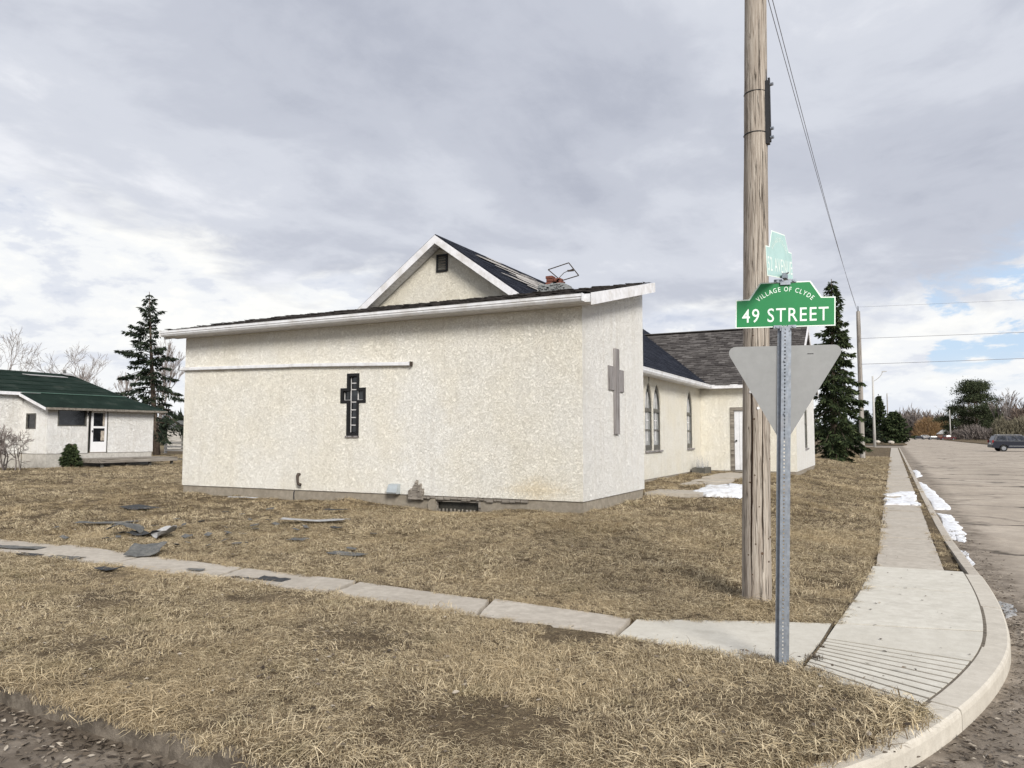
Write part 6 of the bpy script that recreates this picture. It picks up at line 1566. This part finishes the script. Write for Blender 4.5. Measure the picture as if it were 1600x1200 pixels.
def forwardpx(x, y):
    yw_ = R(26.706); f = -math.sin(yw_)*x+math.cos(yw_)*y; l = math.cos(yw_)*x+math.sin(yw_)*y
    return f, 800+1180*l/np.maximum(f, .01)
F2 = lambda x: np.interp(x, [p[0] for p in AF]+[-.62, -.3, .2], [p[1] for p in AF]+[5.68, 5.40, 4.98])
B2 = lambda x: np.interp(x, [p[0] for p in AB]+[-.5, -.36, -.22, 1], [p[1] for p in AB]+[7.08, 7.1, 7.12, 7.12])
def scatter(name, coll, dens, dmin, dmax, seed, smin, smax):
    rs = np.random.default_rng(seed)
    xs0, xs1, ys0, ys1 = max(-62, -dmax*1.0), .8, 2.7, min(dmax*1.15, 100)
    N = int((xs1-xs0)*(ys1-ys0)*dens); x = rs.uniform(xs0, xs1, N); y = rs.uniform(ys0, ys1, N)
    f, px = forwardpx(x, y); d = np.hypot(x, y)
    prob = np.clip((dmin+1.2)/np.maximum(d, .1), 0, 1)**1.0 if dmin < 1 else 1.0
    keep = (f > .5) & (px > -260) & (px < 1820) & (d >= dmin) & (d < dmax)
    x, y, d = x[keep], y[keep], d[keep]
    D = out_dist(x, y)
    edge = rs.normal(size=len(x))*.018
    lawnA = (y < F2(x)+.01+edge) & (D > np.where(x < -.9, -.025, .085)+np.abs(edge)*1.2)
    wl = np.interp(y, [7, 8.4, 10.4, 12], [-.485, -.37, -.275, -.25])+edge
    lawnB = (y > B2(x)-.01+edge) & (x < wl)
    strip = (x > .515) & (x < .625) & (y > 10.6) & (y < 60) & (rs.random(len(x)) < .5)
    ok = lawnA | lawnB | strip
    ok &= ~((x > XL-.0) & (x < XS+.0) & (y > YF-.0) & (y < YB)); ok &= ~((x > -15) & (x < XNW+.03) & (y > YB-1) & (y < YN)); ok &= ~((x > -9) & (x < XT+.02) & (y > YT-.02) & (y < YTB))
    ok &= ~((x > -44) & (x < HX-.0) & (y > 8) & (y < HYE) & ((x < HM) | (y > HY0))); ok &= ~((x < -30.9) & (x > -33) & (y > 21.4) & (y < 25.6))
    ok &= ~((x > -4.75) & (x < -3.75) & (y > 18.6) & (y < 24.8)); ok &= ~((x > -4.05) & (x < -2.6) & (y > 16.5) & (y < 18.6)); ok &= ~((x > -4.9) & (x < -3.7) & (y > 16.2) & (y < 17.3) & (rs.random(len(x)) < .6))
    ok &= ~((y > 111) & (y < 140))
    # worn, thin spots
    th = np.array([noise.noise(Vector((a*.9, b*.9, 2.2)))+.6*noise.noise(Vector((a*2.7, b*2.7, 9.2))) for a, b in zip(x, y)])
    ok &= (th+rs.normal(size=len(x))*.25) > -.88
    x, y, d, th = x[ok], y[ok], d[ok], th[ok]
    z = np.array([H(a, b) for a, b in zip(x, y)]); z = np.where(y < 6, .012+.0*x, z)
    z = np.where((x > .5), -.012, z)
    sw = np.array([noise.noise(Vector((a*.45, b*.45, 5.5)))*1.0+noise.noise(Vector((a*1.6, b*1.6, 1.5)))*.5 for a, b in zip(x, y)])
    yaw = sw*6.0+rs.normal(size=len(x))*.7-.9
    hum = np.array([noise.noise(Vector((a*1.3, b*1.3, 7.7))) for a, b in zip(x, y)])
    scl = rs.uniform(smin, smax, len(x))*(1+.55*np.clip(hum, -.5, .7))
    # shaggy fringes on the kerb and at walls
    De = out_dist(x, y); scl = np.where(De < .3, scl*1.35, scl); z = np.where(De < .10, z-.012, z); scl = np.where((y > 11.9) & (y < 12.45) & (x < -4.5), scl*.8, scl); scl = np.where(x > .5, scl*.6, scl); scl = np.where(np.hypot(x+1.22, y-7.6) < .32, scl*1.7, scl); scl = np.where(np.hypot(x+.72, y-5.55) < .16, scl*1.5, scl)
    V = np.stack([x, y, z], 1)
    me = bpy.data.meshes.new(name); me.vertices.add(len(V)); me.vertices.foreach_set('co', V.astype(np.float32).ravel())
    a = me.attributes.new('rot', 'FLOAT_VECTOR', 'POINT'); rot = np.stack([rs.normal(size=len(x))*.10, rs.normal(size=len(x))*.10, yaw], 1); a.data.foreach_set('vector', rot.astype(np.float32).ravel())
    a = me.attributes.new('scl', 'FLOAT', 'POINT'); a.data.foreach_set('value', scl.astype(np.float32))
    o = bpy.data.objects.new(name, me); COL.objects.link(o); tag(o, kind='stuff')
    ng = bpy.data.node_groups.new(name+'_nodes', 'GeometryNodeTree')
    ng.interface.new_socket('Geometry', in_out='INPUT', socket_type='NodeSocketGeometry'); ng.interface.new_socket('Geometry', in_out='OUTPUT', socket_type='NodeSocketGeometry')
    N_ = ng.nodes; L_ = ng.links; gi = N_.new('NodeGroupInput'); go = N_.new('NodeGroupOutput'); ip = N_.new('GeometryNodeInstanceOnPoints'); ci = N_.new('GeometryNodeCollectionInfo')
    ci.inputs[0].default_value = coll; ci.inputs[1].default_value = True; ci.inputs[2].default_value = True
    r_ = N_.new('GeometryNodeInputNamedAttribute'); r_.data_type = 'FLOAT_VECTOR'; r_.inputs[0].default_value = 'rot'
    s_ = N_.new('GeometryNodeInputNamedAttribute'); s_.data_type = 'FLOAT'; s_.inputs[0].default_value = 'scl'
    L_.new(gi.outputs[0], ip.inputs['Points']); L_.new(ci.outputs[0], ip.inputs['Instance']); ip.inputs['Pick Instance'].default_value = True
    e2r = N_.new('FunctionNodeEulerToRotation'); L_.new(r_.outputs[0], e2r.inputs[0]); L_.new(e2r.outputs[0], ip.inputs['Rotation']); L_.new(s_.outputs[0], ip.inputs['Scale'])
    L_.new(ip.outputs[0], go.inputs[0]); md = o.modifiers.new('scatter', 'NODES'); md.node_group = ng
    print(name, len(x)); return o
scatter('dead_grass', gc, 280, 0, 8.2, 1, .6, 1.1)
scatter('dead_grass', gc, 150, 8.2, 14, 2, .9, 1.35)
scatter('dead_grass', gc2, 52, 14, 26, 3, .55, .85)
scatter('dead_grass', gc2, 15, 26, 62, 4, .7, 1.1)
